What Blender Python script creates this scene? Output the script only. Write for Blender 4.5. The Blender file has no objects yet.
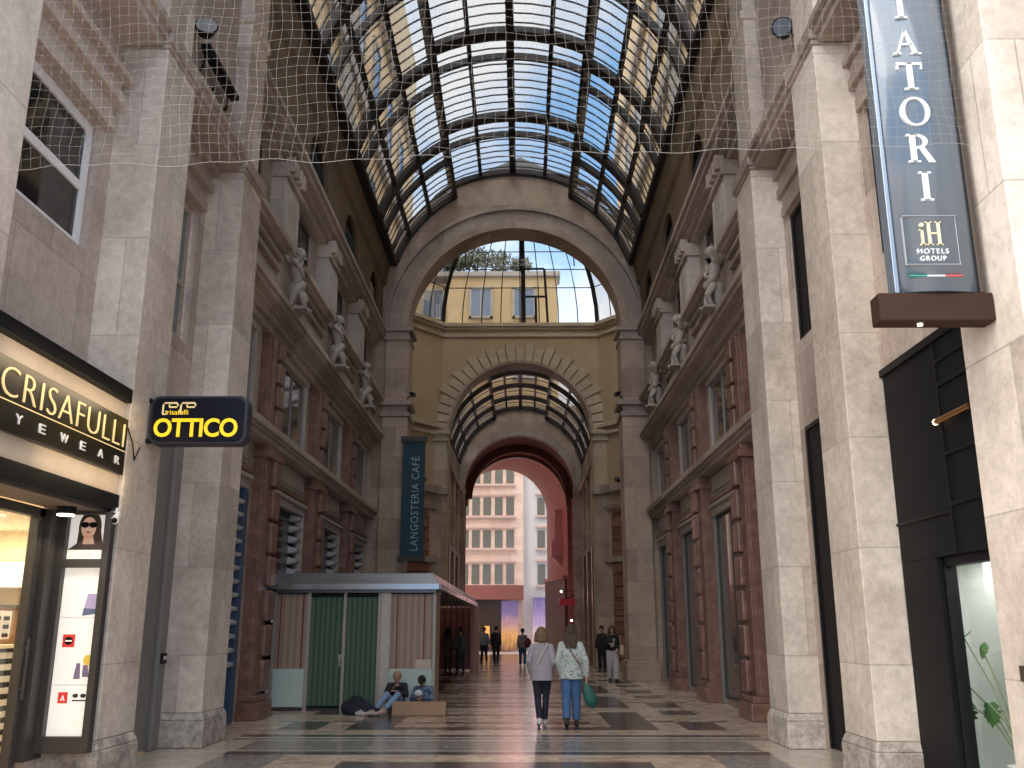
import bpy, bmesh, math, random
from math import sin, cos, pi, sqrt, radians, atan2
from mathutils import Vector, Matrix
random.seed(7)
SC = bpy.context.scene
COL = SC.collection

# ------------------------------------------------------------------ camera
TILT, FPX, EYE = radians(14.6), 935.0, 1.6
YAW = math.atan(10.0 / (FPX / cos(TILT)))
cam_data = bpy.data.cameras.new('camera')
cam_data.sensor_width = 36.0
cam_data.lens = FPX / 1024.0 * 36.0
cam_data.clip_end = 600
cam = bpy.data.objects.new('camera', cam_data)
COL.objects.link(cam)
cam.location = (0, 0, EYE)
cam.rotation_euler = (pi / 2 + TILT, 0, YAW)
SC.camera = cam
SC.view_settings.view_transform = 'Standard'
SC.view_settings.look = 'None'
SC.view_settings.gamma = 1.0
SC.view_settings.use_curve_mapping = False
SC.view_settings.exposure = 0.0

# ------------------------------------------------------------------ sky
W = bpy.data.worlds.new('sky'); SC.world = W
W.use_nodes = True
wn = W.node_tree.nodes; wl_ = W.node_tree.links
wn.clear()
w_out = wn.new('ShaderNodeOutputWorld'); w_bg = wn.new('ShaderNodeBackground')
w_tc = wn.new('ShaderNodeTexCoord'); w_no = wn.new('ShaderNodeTexNoise')
w_no.inputs['Scale'].default_value = 3.2; w_no.inputs['Detail'].default_value = 7; w_no.inputs['Roughness'].default_value = 0.55
w_map = wn.new('ShaderNodeMapping'); w_map.inputs['Location'].default_value = (3.4, 1.2, 0.3)
wl_.new(w_tc.outputs['Generated'], w_map.inputs['Vector']); wl_.new(w_map.outputs['Vector'], w_no.inputs['Vector'])
w_cr = wn.new('ShaderNodeValToRGB')
w_cr.color_ramp.elements[0].position = 0.44; w_cr.color_ramp.elements[0].color = (0.27, 0.55, 0.95, 1)
w_cr.color_ramp.elements[1].position = 0.60; w_cr.color_ramp.elements[1].color = (1.0, 1.0, 1.0, 1)
wl_.new(w_no.outputs['Fac'], w_cr.inputs['Fac'])
wl_.new(w_cr.outputs['Color'], w_bg.inputs['Color'])
w_bg.inputs['Strength'].default_value = 1.35
wl_.new(w_bg.outputs['Background'], w_out.inputs['Surface'])

def lamp(name, kind, loc, energy, color=(1, 1, 1), rot=(0, 0, 0), **kw):
    d = bpy.data.lights.new(name, kind); d.energy = energy; d.color = color
    for k, v in kw.items(): setattr(d, k, v)
    o = bpy.data.objects.new(name, d); COL.objects.link(o)
    o.location = loc; o.rotation_euler = rot
    return o

def aim(v):
    return Vector(v).to_track_quat('-Z', 'Y').to_euler()

# soft sky fill added over the glass roof to brighten the interior, and the bright half of the sky behind the street
lamp('overhead_sky_fill', 'SUN', (0, 20, 40), 4.3, (1.0, 0.92, 0.82), aim((0.05, 0.30, -1)), angle=radians(100))
lamp('street_sun', 'SUN', (-20, -20, 30), 3.0, (1.0, 0.93, 0.84), aim((1.15, 1.0, -0.85)), angle=radians(70))

# ------------------------------------------------------------------ materials
MATS = {}
def nodes_of(name):
    m = bpy.data.materials.new(name); m.use_nodes = True
    nt = m.node_tree
    return m, nt, nt.nodes['Principled BSDF']

def simple(name, col, rough=0.6, metal=0.0, spec=0.5, emit=None, es=0.0, var=0.0, vscale=8.0, coat=0.0):
    if name in MATS: return MATS[name]
    m, nt, b = nodes_of(name)
    b.inputs['Base Color'].default_value = (*col, 1)
    b.inputs['Roughness'].default_value = rough
    b.inputs['Metallic'].default_value = metal
    b.inputs['Specular IOR Level'].default_value = spec
    b.inputs['Coat Weight'].default_value = coat
    if emit:
        b.inputs['Emission Color'].default_value = (*emit, 1); b.inputs['Emission Strength'].default_value = es
    if var:
        tc = nt.nodes.new('ShaderNodeTexCoord'); n = nt.nodes.new('ShaderNodeTexNoise')
        n.inputs['Scale'].default_value = vscale; n.inputs['Detail'].default_value = 5
        mx = nt.nodes.new('ShaderNodeMix'); mx.data_type = 'RGBA'
        mx.inputs['A'].default_value = (*[c * (1 - var) for c in col], 1)
        mx.inputs['B'].default_value = (*[min(1, c * (1 + var)) for c in col], 1)
        nt.links.new(tc.outputs['Object'], n.inputs['Vector'])
        nt.links.new(n.outputs['Fac'], mx.inputs['Factor'])
        nt.links.new(mx.outputs['Result'], b.inputs['Base Color'])
    MATS[name] = m
    return m

def stone(name, c1, c2, pit=0.35, bw=1.15, bh=1.2, joint=0.008, rough=0.75, scale=1.1, vein=0.25, jdark=0.74, offset=0.5, pitscale=14.0):
    """Block-built stone: faint joints, cloudy tone from block to block, small pits."""
    if name in MATS: return MATS[name]
    m, nt, b = nodes_of(name); N = nt.nodes; L = nt.links
    geo = N.new('ShaderNodeNewGeometry')
    sep = N.new('ShaderNodeSeparateXYZ'); L.new(geo.outputs['Position'], sep.inputs[0])
    add = N.new('ShaderNodeMath'); add.operation = 'ADD'
    L.new(sep.outputs['X'], add.inputs[0]); L.new(sep.outputs['Y'], add.inputs[1])
    cmb = N.new('ShaderNodeCombineXYZ'); L.new(add.outputs[0], cmb.inputs['X']); L.new(sep.outputs['Z'], cmb.inputs['Y'])
    br = N.new('ShaderNodeTexBrick'); br.offset = offset
    br.inputs['Scale'].default_value = 1.0; br.inputs['Mortar Size'].default_value = joint
    br.inputs['Mortar Smooth'].default_value = 0.2
    br.inputs['Brick Width'].default_value = bw; br.inputs['Row Height'].default_value = bh
    br.inputs['Color1'].default_value = (0, 0, 0, 1); br.inputs['Color2'].default_value = (1, 1, 1, 1); br.inputs['Mortar'].default_value = (0.5, 0.5, 0.5, 1)
    L.new(cmb.outputs[0], br.inputs['Vector'])
    n1 = N.new('ShaderNodeTexNoise'); n1.inputs['Scale'].default_value = scale; n1.inputs['Detail'].default_value = 8; n1.inputs['Roughness'].default_value = 0.65
    L.new(geo.outputs['Position'], n1.inputs['Vector'])
    n2 = N.new('ShaderNodeTexNoise'); n2.inputs['Scale'].default_value = 9.0; n2.inputs['Detail'].default_value = 6; n2.inputs['Roughness'].default_value = 0.7
    L.new(geo.outputs['Position'], n2.inputs['Vector'])
    mixf = N.new('ShaderNodeMath'); mixf.operation = 'MULTIPLY_ADD'
    L.new(br.outputs['Color'], mixf.inputs[0]); mixf.inputs[1].default_value = 0.35
    L.new(n1.outputs['Fac'], mixf.inputs[2])
    mixg = N.new('ShaderNodeMath'); mixg.operation = 'MULTIPLY_ADD'
    L.new(n2.outputs['Fac'], mixg.inputs[0]); mixg.inputs[1].default_value = vein * 2; L.new(mixf.outputs[0], mixg.inputs[2])
    mr = N.new('ShaderNodeMapRange'); mr.inputs['From Min'].default_value = 0.50 + vein * 0.72; mr.inputs['From Max'].default_value = 0.90 + vein * 1.12
    L.new(mixg.outputs[0], mr.inputs['Value'])
    mx = N.new('ShaderNodeMix'); mx.data_type = 'RGBA'
    mx.inputs['A'].default_value = (*c1, 1); mx.inputs['B'].default_value = (*c2, 1); L.new(mr.outputs['Result'], mx.inputs['Factor'])
    # pits
    vo = N.new('ShaderNodeTexVoronoi'); vo.inputs['Scale'].default_value = pitscale; L.new(geo.outputs['Position'], vo.inputs['Vector'])
    th = N.new('ShaderNodeMapRange'); th.inputs['From Min'].default_value = 0.02; th.inputs['From Max'].default_value = 0.30
    th.inputs['To Min'].default_value = 1 - pit; th.inputs['To Max'].default_value = 1.0
    L.new(vo.outputs['Distance'], th.inputs['Value'])
    jm = N.new('ShaderNodeMapRange'); jm.inputs['To Min'].default_value = 1.0; jm.inputs['To Max'].default_value = jdark
    L.new(br.outputs['Fac'], jm.inputs['Value'])
    mul = N.new('ShaderNodeMath'); mul.operation = 'MULTIPLY'; L.new(th.outputs['Result'], mul.inputs[0]); L.new(jm.outputs['Result'], mul.inputs[1])
    mm = N.new('ShaderNodeMix'); mm.data_type = 'RGBA'; mm.blend_type = 'MULTIPLY'; mm.inputs['Factor'].default_value = 1.0
    L.new(mx.outputs['Result'], mm.inputs['A']); L.new(mul.outputs[0], mm.inputs['B'])
    L.new(mm.outputs['Result'], b.inputs['Base Color'])
    b.inputs['Roughness'].default_value = rough
    bp = N.new('ShaderNodeBump'); bp.inputs['Strength'].default_value = 0.25; bp.inputs['Distance'].default_value = 0.02
    L.new(mul.outputs[0], bp.inputs['Height']); L.new(bp.outputs[0], b.inputs['Normal'])
    MATS[name] = m
    return m

def terrazzo(name, c1, c2, rough=0.16, scale=14.0):
    m, nt, b = nodes_of(name); N = nt.nodes; L = nt.links
    geo = N.new('ShaderNodeNewGeometry')
    v = N.new('ShaderNodeTexVoronoi'); v.inputs['Scale'].default_value = scale; L.new(geo.outputs['Position'], v.inputs['Vector'])
    n = N.new('ShaderNodeTexNoise'); n.inputs['Scale'].default_value = 1.3; n.inputs['Detail'].default_value = 9; n.inputs['Roughness'].default_value = 0.7
    L.new(geo.outputs['Position'], n.inputs['Vector'])
    sp = N.new('ShaderNodeSeparateColor'); L.new(v.outputs['Color'], sp.inputs[0])
    ma = N.new('ShaderNodeMath'); ma.operation = 'MULTIPLY_ADD'; ma.inputs[1].default_value = 0.45
    L.new(sp.outputs[0], ma.inputs[0]); L.new(n.outputs['Fac'], ma.inputs[2])
    mr = N.new('ShaderNodeMapRange'); mr.inputs['From Min'].default_value = 0.35; mr.inputs['From Max'].default_value = 1.1
    L.new(ma.outputs[0], mr.inputs['Value'])
    mx = N.new('ShaderNodeMix'); mx.data_type = 'RGBA'; mx.inputs['A'].default_value = (*c1, 1); mx.inputs['B'].default_value = (*c2, 1)
    L.new(mr.outputs['Result'], mx.inputs['Factor']); L.new(mx.outputs['Result'], b.inputs['Base Color'])
    rr = N.new('ShaderNodeMapRange'); rr.inputs['To Min'].default_value = rough * 0.7; rr.inputs['To Max'].default_value = rough * 1.6
    L.new(n.outputs['Fac'], rr.inputs['Value']); L.new(rr.outputs['Result'], b.inputs['Roughness'])
    MATS[name] = m
    return m

def glass(name, tint=(0.9, 0.93, 0.95), refl=0.10, rough=0.03, k=0.35):
    if name in MATS: return MATS[name]
    m = bpy.data.materials.new(name); m.use_nodes = True; nt = m.node_tree; N = nt.nodes; L = nt.links
    N.clear()
    o = N.new('ShaderNodeOutputMaterial'); t = N.new('ShaderNodeBsdfTransparent'); g = N.new('ShaderNodeBsdfGlossy')
    t.inputs['Color'].default_value = (*tint, 1); g.inputs['Roughness'].default_value = rough
    f = N.new('ShaderNodeFresnel'); f.inputs['IOR'].default_value = 1.45
    mu = N.new('ShaderNodeMath'); mu.operation = 'MULTIPLY_ADD'; mu.inputs[1].default_value = k; mu.inputs[2].default_value = refl * 0.2
    L.new(f.outputs[0], mu.inputs[0])
    mx = N.new('ShaderNodeMixShader'); L.new(mu.outputs[0], mx.inputs[0]); L.new(t.outputs[0], mx.inputs[1]); L.new(g.outputs[0], mx.inputs[2])
    L.new(mx.outputs[0], o.inputs['Surface'])
    MATS[name] = m
    return m

M_PIL = stone('portal_stone', (0.42, 0.345, 0.285), (0.77, 0.675, 0.58), pit=0.16, bw=1.6, bh=1.22, vein=0.4)
M_PILW = stone('portal_wall_stone', (0.31, 0.24, 0.20), (0.56, 0.465, 0.40), pit=0.25, bw=1.4, bh=1.1, vein=0.4)
M_PLINTH = stone('plinth_stone', (0.24, 0.205, 0.18), (0.66, 0.58, 0.51), pit=0.45, bw=3, bh=3, scale=3.0, vein=0.9, pitscale=22.0)
M_WALL = stone('gallery_stone', (0.25, 0.19, 0.155), (0.47, 0.38, 0.315), pit=0.2, bw=1.3, bh=0.9, rough=0.7)
M_TRIM = stone('trim_stone', (0.30, 0.235, 0.195), (0.53, 0.435, 0.37), pit=0.12, bw=2.2, bh=3.0, rough=0.65)
M_ARCH = stone('arch_stone', (0.33, 0.24, 0.18), (0.56, 0.43, 0.335), pit=0.10, bw=1.3, bh=1.0, rough=0.7)
M_RED = stone('red_granite', (0.17, 0.083, 0.062), (0.38, 0.215, 0.165), pit=0.12, bw=9, bh=9, rough=0.35, scale=4.0)
M_RUST = stone('rust_brick_stone', (0.22, 0.10, 0.065), (0.36, 0.18, 0.12), pit=0.1, bw=0.9, bh=0.45, rough=0.6, joint=0.03, jdark=0.35)
M_OCHRE = stone('ochre_plaster', (0.50, 0.375, 0.23), (0.63, 0.49, 0.325), pit=0.05, bw=40, bh=40, rough=0.85)
M_OCHRES = stone('ochre_stone', (0.50, 0.40, 0.28), (0.66, 0.55, 0.41), pit=0.08, bw=1.2, bh=0.6, rough=0.8)
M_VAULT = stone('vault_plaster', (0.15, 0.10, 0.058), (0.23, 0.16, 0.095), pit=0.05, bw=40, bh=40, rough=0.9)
M_PANEL = stone('grey_panel_stone', (0.38, 0.325, 0.285), (0.52, 0.45, 0.40), pit=0.08, bw=5, bh=5, rough=0.5)
M_DKPLAST = simple('dark_red_plaster', (0.16, 0.055, 0.042), 0.85, var=0.2, vscale=1.5)
M_PINK = simple('pink_plaster', (0.40, 0.20, 0.18), 0.8, var=0.12, vscale=1.5)
M_IRON = simple('dark_iron', (0.018, 0.013, 0.011), 0.5, metal=0.3)
M_BLACK = simple('black_metal', (0.008, 0.008, 0.009), 0.5, spec=0.18)
M_BLACK2 = simple('charcoal_panel', (0.010, 0.010, 0.0115), 0.6, spec=0.12, var=0.15, vscale=2)
M_GREY = simple('anthracite_frame', (0.05, 0.044, 0.041), 0.5)
M_GREYP = simple('grey_metal_panel', (0.20, 0.185, 0.175), 0.55, var=0.1, vscale=2)
M_WHITE = simple('white_paint', (0.78, 0.77, 0.76), 0.45)
M_DKGLASS = simple('dark_window_glass', (0.016, 0.015, 0.015), 0.06, spec=0.6)
M_VOID = simple('recess_shade', (0.015, 0.010, 0.008), 0.9)  # near-black colour stands in for shade inside openings
M_GLASS = glass('roof_glass', (0.95, 0.97, 0.98))
M_PANE = glass('clear_pane', (0.95, 0.96, 0.95), 0.05, k=0.12)
M_TAN = stone('tan_render', (0.74, 0.54, 0.31), (0.85, 0.66, 0.42), pit=0.03, bw=40, bh=3.2, rough=0.9)
M_YELLOW = stone('yellow_render', (0.60, 0.45, 0.255), (0.69, 0.54, 0.325), pit=0.02, bw=40, bh=40, rough=0.9)
M_GREYR = stone('grey_render', (0.42, 0.39, 0.36), (0.55, 0.51, 0.47), pit=0.03, bw=40, bh=40, rough=0.9)
M_BLUE = simple('blue_painted_door', (0.045, 0.075, 0.13), 0.5, var=0.2, vscale=3)
M_STATUE = simple('pale_stone_statue', (0.36, 0.315, 0.275), 0.7, var=0.15, vscale=7)
M_BRONZE = simple('dark_bronze', (0.07, 0.052, 0.042), 0.5, metal=0.2)

# ------------------------------------------------------------------ geometry helpers
def wloc(o):
    v = Vector((0, 0, 0))
    while o is not None:
        v += o.location; o = o.parent
    return v

class MB:
    """Collects shapes in world coordinates; build() links them as one mesh object."""
    def __init__(s): s.v = []; s.f = []; s.m = []; s.sm = []
    def add(s, vs, fs, mat=0, smooth=False):
        o = len(s.v); s.v += [tuple(p) for p in vs]
        for f in fs: s.f.append([i + o for i in f]); s.m.append(mat); s.sm.append(smooth)
        return s
    def box(s, x0, x1, y0, y1, z0, z1, mat=0):
        if x0 > x1: x0, x1 = x1, x0
        if y0 > y1: y0, y1 = y1, y0
        vs = [(x, y, z) for z in (z0, z1) for (x, y) in ((x0, y0), (x1, y0), (x1, y1), (x0, y1))]
        return s.add(vs, [(3, 2, 1, 0), (4, 5, 6, 7), (0, 1, 5, 4), (1, 2, 6, 5), (2, 3, 7, 6), (3, 0, 4, 7)], mat)
    def frustum(s, a, b, z0, z1, mat=0):
        """a and b are (x0,x1,y0,y1) rectangles at z0 and z1"""
        vs = []
        for r, z in ((a, z0), (b, z1)):
            x0, x1, y0, y1 = min(r[0], r[1]), max(r[0], r[1]), r[2], r[3]
            vs += [(x0, y0, z), (x1, y0, z), (x1, y1, z), (x0, y1, z)]
        return s.add(vs, [(3, 2, 1, 0), (4, 5, 6, 7), (0, 1, 5, 4), (1, 2, 6, 5), (2, 3, 7, 6), (3, 0, 4, 7)], mat)
    def prism(s, poly, fn, a, b, mat=0):
        """poly: 2D points; fn(u, v, t) gives 3D; extruded t=a..b"""
        n = len(poly)
        vs = [fn(u, v, a) for u, v in poly] + [fn(u, v, b) for u, v in poly]
        fs = [tuple(range(n - 1, -1, -1)), tuple(range(n, 2 * n))]
        fs += [(i, (i + 1) % n, n + (i + 1) % n, n + i) for i in range(n)]
        return s.add(vs, fs, mat)
    def tube(s, pts, r, n=8, mat=0, caps=True, smooth=True):
        pts = [Vector(p) for p in pts]
        rs = r if isinstance(r, (list, tuple)) else [r] * len(pts)
        vs = []; up = Vector((0, 0, 1))
        for i, p in enumerate(pts):
            d = (pts[min(i + 1, len(pts) - 1)] - pts[max(i - 1, 0)]).normalized()
            a = d.cross(up if abs(d.z) < 0.95 else Vector((1, 0, 0))).normalized(); b = d.cross(a)
            vs += [p + (a * cos(2 * pi * k / n) + b * sin(2 * pi * k / n)) * rs[i] for k in range(n)]
        fs = [(i * n + k, i * n + (k + 1) % n, (i + 1) * n + (k + 1) % n, (i + 1) * n + k) for i in range(len(pts) - 1) for k in range(n)]
        s.add(vs, fs, mat, smooth)
        if caps:
            o = len(vs); s.add(vs[:n], [tuple(range(n))], mat); s.add(vs[-n:], [tuple(range(n - 1, -1, -1))], mat)
        return s
    def ring(s, cx, cz, r0, r1, y0, y1, a0=0.0, a1=pi, n=40, mat=0):
        """solid arch in the XZ plane, from angle a0 to a1, radii r0..r1, depth y0..y1"""
        vs = []
        for i in range(n + 1):
            a = a0 + (a1 - a0) * i / n; c, q = cos(a), sin(a)
            vs += [(cx + r0 * c, y0, cz + r0 * q), (cx + r1 * c, y0, cz + r1 * q), (cx + r1 * c, y1, cz + r1 * q), (cx + r0 * c, y1, cz + r0 * q)]
        fs = []
        for i in range(n):
            o, p = 4 * i, 4 * i + 4
            for k in range(4):
                fs.append((o + k, o + (k + 1) % 4, p + (k + 1) % 4, p + k))
        fs += [(3, 2, 1, 0), (4 * n, 4 * n + 1, 4 * n + 2, 4 * n + 3)]
        return s.add(vs, fs, mat)
    def ball(s, c, r, nu=12, nv=8, mat=0, sc=(1, 1, 1)):
        vs = [(c[0], c[1], c[2] - r * sc[2])]
        for j in range(1, nv):
            t = -pi / 2 + pi * j / nv
            vs += [(c[0] + r * sc[0] * cos(t) * cos(2 * pi * i / nu), c[1] + r * sc[1] * cos(t) * sin(2 * pi * i / nu), c[2] + r * sc[2] * sin(t)) for i in range(nu)]
        vs.append((c[0], c[1], c[2] + r * sc[2]))
        fs = [(0, 1 + (i + 1) % nu, 1 + i) for i in range(nu)]
        for j in range(nv - 2):
            a = 1 + j * nu; b = a + nu
            fs += [(a + i, a + (i + 1) % nu, b + (i + 1) % nu, b + i) for i in range(nu)]
        a = 1 + (nv - 2) * nu
        fs += [(a + i, a + (i + 1) % nu, len(vs) - 1) for i in range(nu)]
        return s.add(vs, fs, mat, True)
    def build(s, name, mats, parent=None, loc=None, bevel=0.0):
        me = bpy.data.meshes.new(name)
        off = wloc(parent) if parent is not None else Vector(loc if loc is not None else (0, 0, 0))
        me.from_pydata([tuple(Vector(p) - off) for p in s.v], [], s.f)
        for m in (mats if isinstance(mats, (list, tuple)) else [mats]): me.materials.append(m)
        me.polygons.foreach_set('material_index', s.m)
        me.polygons.foreach_set('use_smooth', s.sm)
        bm = bmesh.new(); bm.from_mesh(me); bmesh.ops.recalc_face_normals(bm, faces=bm.faces); bm.to_mesh(me); bm.free()
        me.update()
        o = bpy.data.objects.new(name, me); COL.objects.link(o)
        if parent is not None: o.parent = parent
        else: o.location = off
        if bevel:
            b = o.modifiers.new('bevel', 'BEVEL'); b.width = bevel; b.segments = 2; b.limit_method = 'ANGLE'
        return o

def tag(o, label=None, cat=None, group=None, kind=None):
    if label: o['label'] = label
    if cat: o['category'] = cat
    if group: o['group'] = group
    if kind: o['kind'] = kind
    return o

def thing(name, loc, label, cat, group=None, kind=None):
    o = bpy.data.objects.new(name, None); COL.objects.link(o); o.location = loc; o.empty_display_size = 0.2
    return tag(o, label, cat, group, kind)

def dup(root, loc, label, group=None, rotz=None):
    r = root.copy(); COL.objects.link(r); r.location = loc; r['label'] = label
    if group: r['group'] = group
    if rotz is not None: r.rotation_euler = (0, 0, rotz)
    for ch in list(root.children):
        c = ch.copy(); COL.objects.link(c); c.parent = r
        for g in list(ch.children):
            d = g.copy(); COL.objects.link(d); d.parent = c
    return r

def text_mesh(name, s, mat, parent, org, ux, uz, w, h, depth=0.01, spacing=1.0, nrm=None, shear=0.0, offset=0.0):
    """lettering fitted to a w x h rectangle whose lower-left corner is org; ux, uz its directions"""
    cu = bpy.data.curves.new(name, 'FONT'); cu.body = s; cu.extrude = 0.02; cu.space_character = spacing; cu.offset = offset; cu.resolution_u = 4
    t = bpy.data.objects.new(name, cu); COL.objects.link(t)
    dg = bpy.context.evaluated_depsgraph_get()
    me = bpy.data.meshes.new_from_object(t.evaluated_get(dg))
    bpy.data.objects.remove(t); bpy.data.curves.remove(cu)
    xs = [v.co.x for v in me.vertices]; ys = [v.co.y for v in me.vertices]
    x0, x1, y0, y1 = min(xs), max(xs), min(ys), max(ys)
    ux = Vector(ux).normalized(); uz = Vector(uz).normalized(); n = Vector(nrm) if nrm else ux.cross(uz)
    off = wloc(parent); org = Vector(org)
    for v in me.vertices:
        a = (v.co.x - x0) / (x1 - x0) * w; b = (v.co.y - y0) / (y1 - y0) * h; d = (v.co.z / 0.02 + 1) * 0.5 * depth
        v.co = org + ux * (a + shear * b) + uz * b + n * d - off
    me.name = name; me.materials.clear(); me.materials.append(mat)
    o = bpy.data.objects.new(name, me); COL.objects.link(o); o.parent = parent
    return o

# ------------------------------------------------------------------ floor
AX = -0.33                     # middle line of the gallery
T_TAN = terrazzo('terrazzo_tan', (0.34, 0.25, 0.185), (0.76, 0.61, 0.48), scale=9.0)
T_PINK = terrazzo('terrazzo_rose', (0.30, 0.185, 0.14), (0.70, 0.52, 0.42), scale=9.0)
T_DARK = terrazzo('terrazzo_dark', (0.06, 0.05, 0.047), (0.15, 0.125, 0.115))
T_GREEN = terrazzo('terrazzo_greygreen', (0.20, 0.19, 0.175), (0.35, 0.33, 0.305))
T_LIGHT = terrazzo('terrazzo_border', (0.46, 0.38, 0.31), (0.70, 0.60, 0.51))
def floor_kind(x, y):
    a = abs(x - AX)
    TAN, PINK, DARK, GREEN, LIGHT = range(5)
    if a > 4.02 and y < 14.6: return LIGHT
    # portal carpet of bands
    if y < 14.6:
        if 13.3 < y: return LIGHT if (y > 14.5 or y < 13.4 or a > 3.55) else GREEN
        if y > 12.95: return LIGHT if a > 3.6 else DARK
        if 2.75 < a < 3.55: return GREEN
        if a >= 3.55: return LIGHT
        if y > 12.3: return LIGHT if y > 12.85 else TAN
        if y > 11.75: return DARK if a < 1.9 else TAN
        if a < 1.9: return PINK
        return TAN
    if y > 30.3:
        if a > 3.4: return TAN
        k = (y - 30.3) % 3.0
        if k < 0.55: return DARK
        return PINK if a < 1.6 else TAN
    if a > 3.95: return TAN
    if y < 15.0: return LIGHT if y > 14.85 else GREEN
    if y < 15.3: return DARK
    k = (y - 15.3) % 4.33
    if k < 0.7: return TAN if k > 0.2 or a > 3.3 else LIGHT
    if k < 1.15: return DARK if a < 2.55 else (DARK if 3.0 < a < 3.65 else TAN)
    if 1.8 < a < 2.55: return DARK if k < 4.0 else LIGHT
    if 3.0 < a < 3.65: return DARK if k < 2.1 or k > 3.4 else TAN
    if a < 1.8:
        if 1.7 < k < 2.0 or 3.2 < k < 3.5: return DARK if a < 1.5 else PINK
        return PINK if (k < 2.7) else TAN
    if 2.0 < k < 2.25: return DARK
    return TAN
fx = sorted({AX + s * a for s in (-1, 1) for a in (0.12, 1.5, 1.8, 1.9, 2.55, 2.75, 3.0, 3.3, 3.4, 3.55, 3.6, 3.65, 3.95, 4.02, 1.6, 9.0)} | {AX})
fy = {-6.0, 11.75, 12.3, 12.85, 12.95, 13.3, 13.4, 14.5, 14.6, 14.85, 15.0, 15.3, 30.3, 60.5}
for i in range(4):
    for k in (0.0, 0.2, 0.7, 1.15, 1.7, 2.0, 2.1, 2.25, 2.7, 3.2, 3.4, 3.5, 4.0): fy.add(15.3 + 4.33 * i + k)
for i in range(11):
    for k in (0, 0.55): fy.add(30.3 + 3 * i + k)
fy = sorted(y for y in fy if y <= 60.5)
fl = MB()
for i in range(len(fx) - 1):
    for j in range(len(fy) - 1):
        x0, x1, y0, y1 = fx[i], fx[i + 1], fy[j], fy[j + 1]
        fl.add([(x0, y0, 0), (x1, y0, 0), (x1, y1, 0), (x0, y1, 0)], [(0, 1, 2, 3)], floor_kind((x0 + x1) / 2, (y0 + y1) / 2))
fl.box(AX - 9, AX + 9, -6, 60.5, -0.3, -0.02, 0)
o = fl.build('floor', [T_TAN, T_PINK, T_DARK, T_GREEN, T_LIGHT])
tag(o, 'polished stone floor of the arcade inlaid with dark and tan bands', 'floor', kind='structure')
mb = MB(); mb.box(-30, 30, 60.5, 68, -0.3, 0.0)
tag(mb.build('street', simple('street_paving', (0.42, 0.38, 0.36), 0.6, var=0.1, vscale=1.5)), 'paved street beyond the far end of the arcade', 'street', kind='structure')

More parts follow.
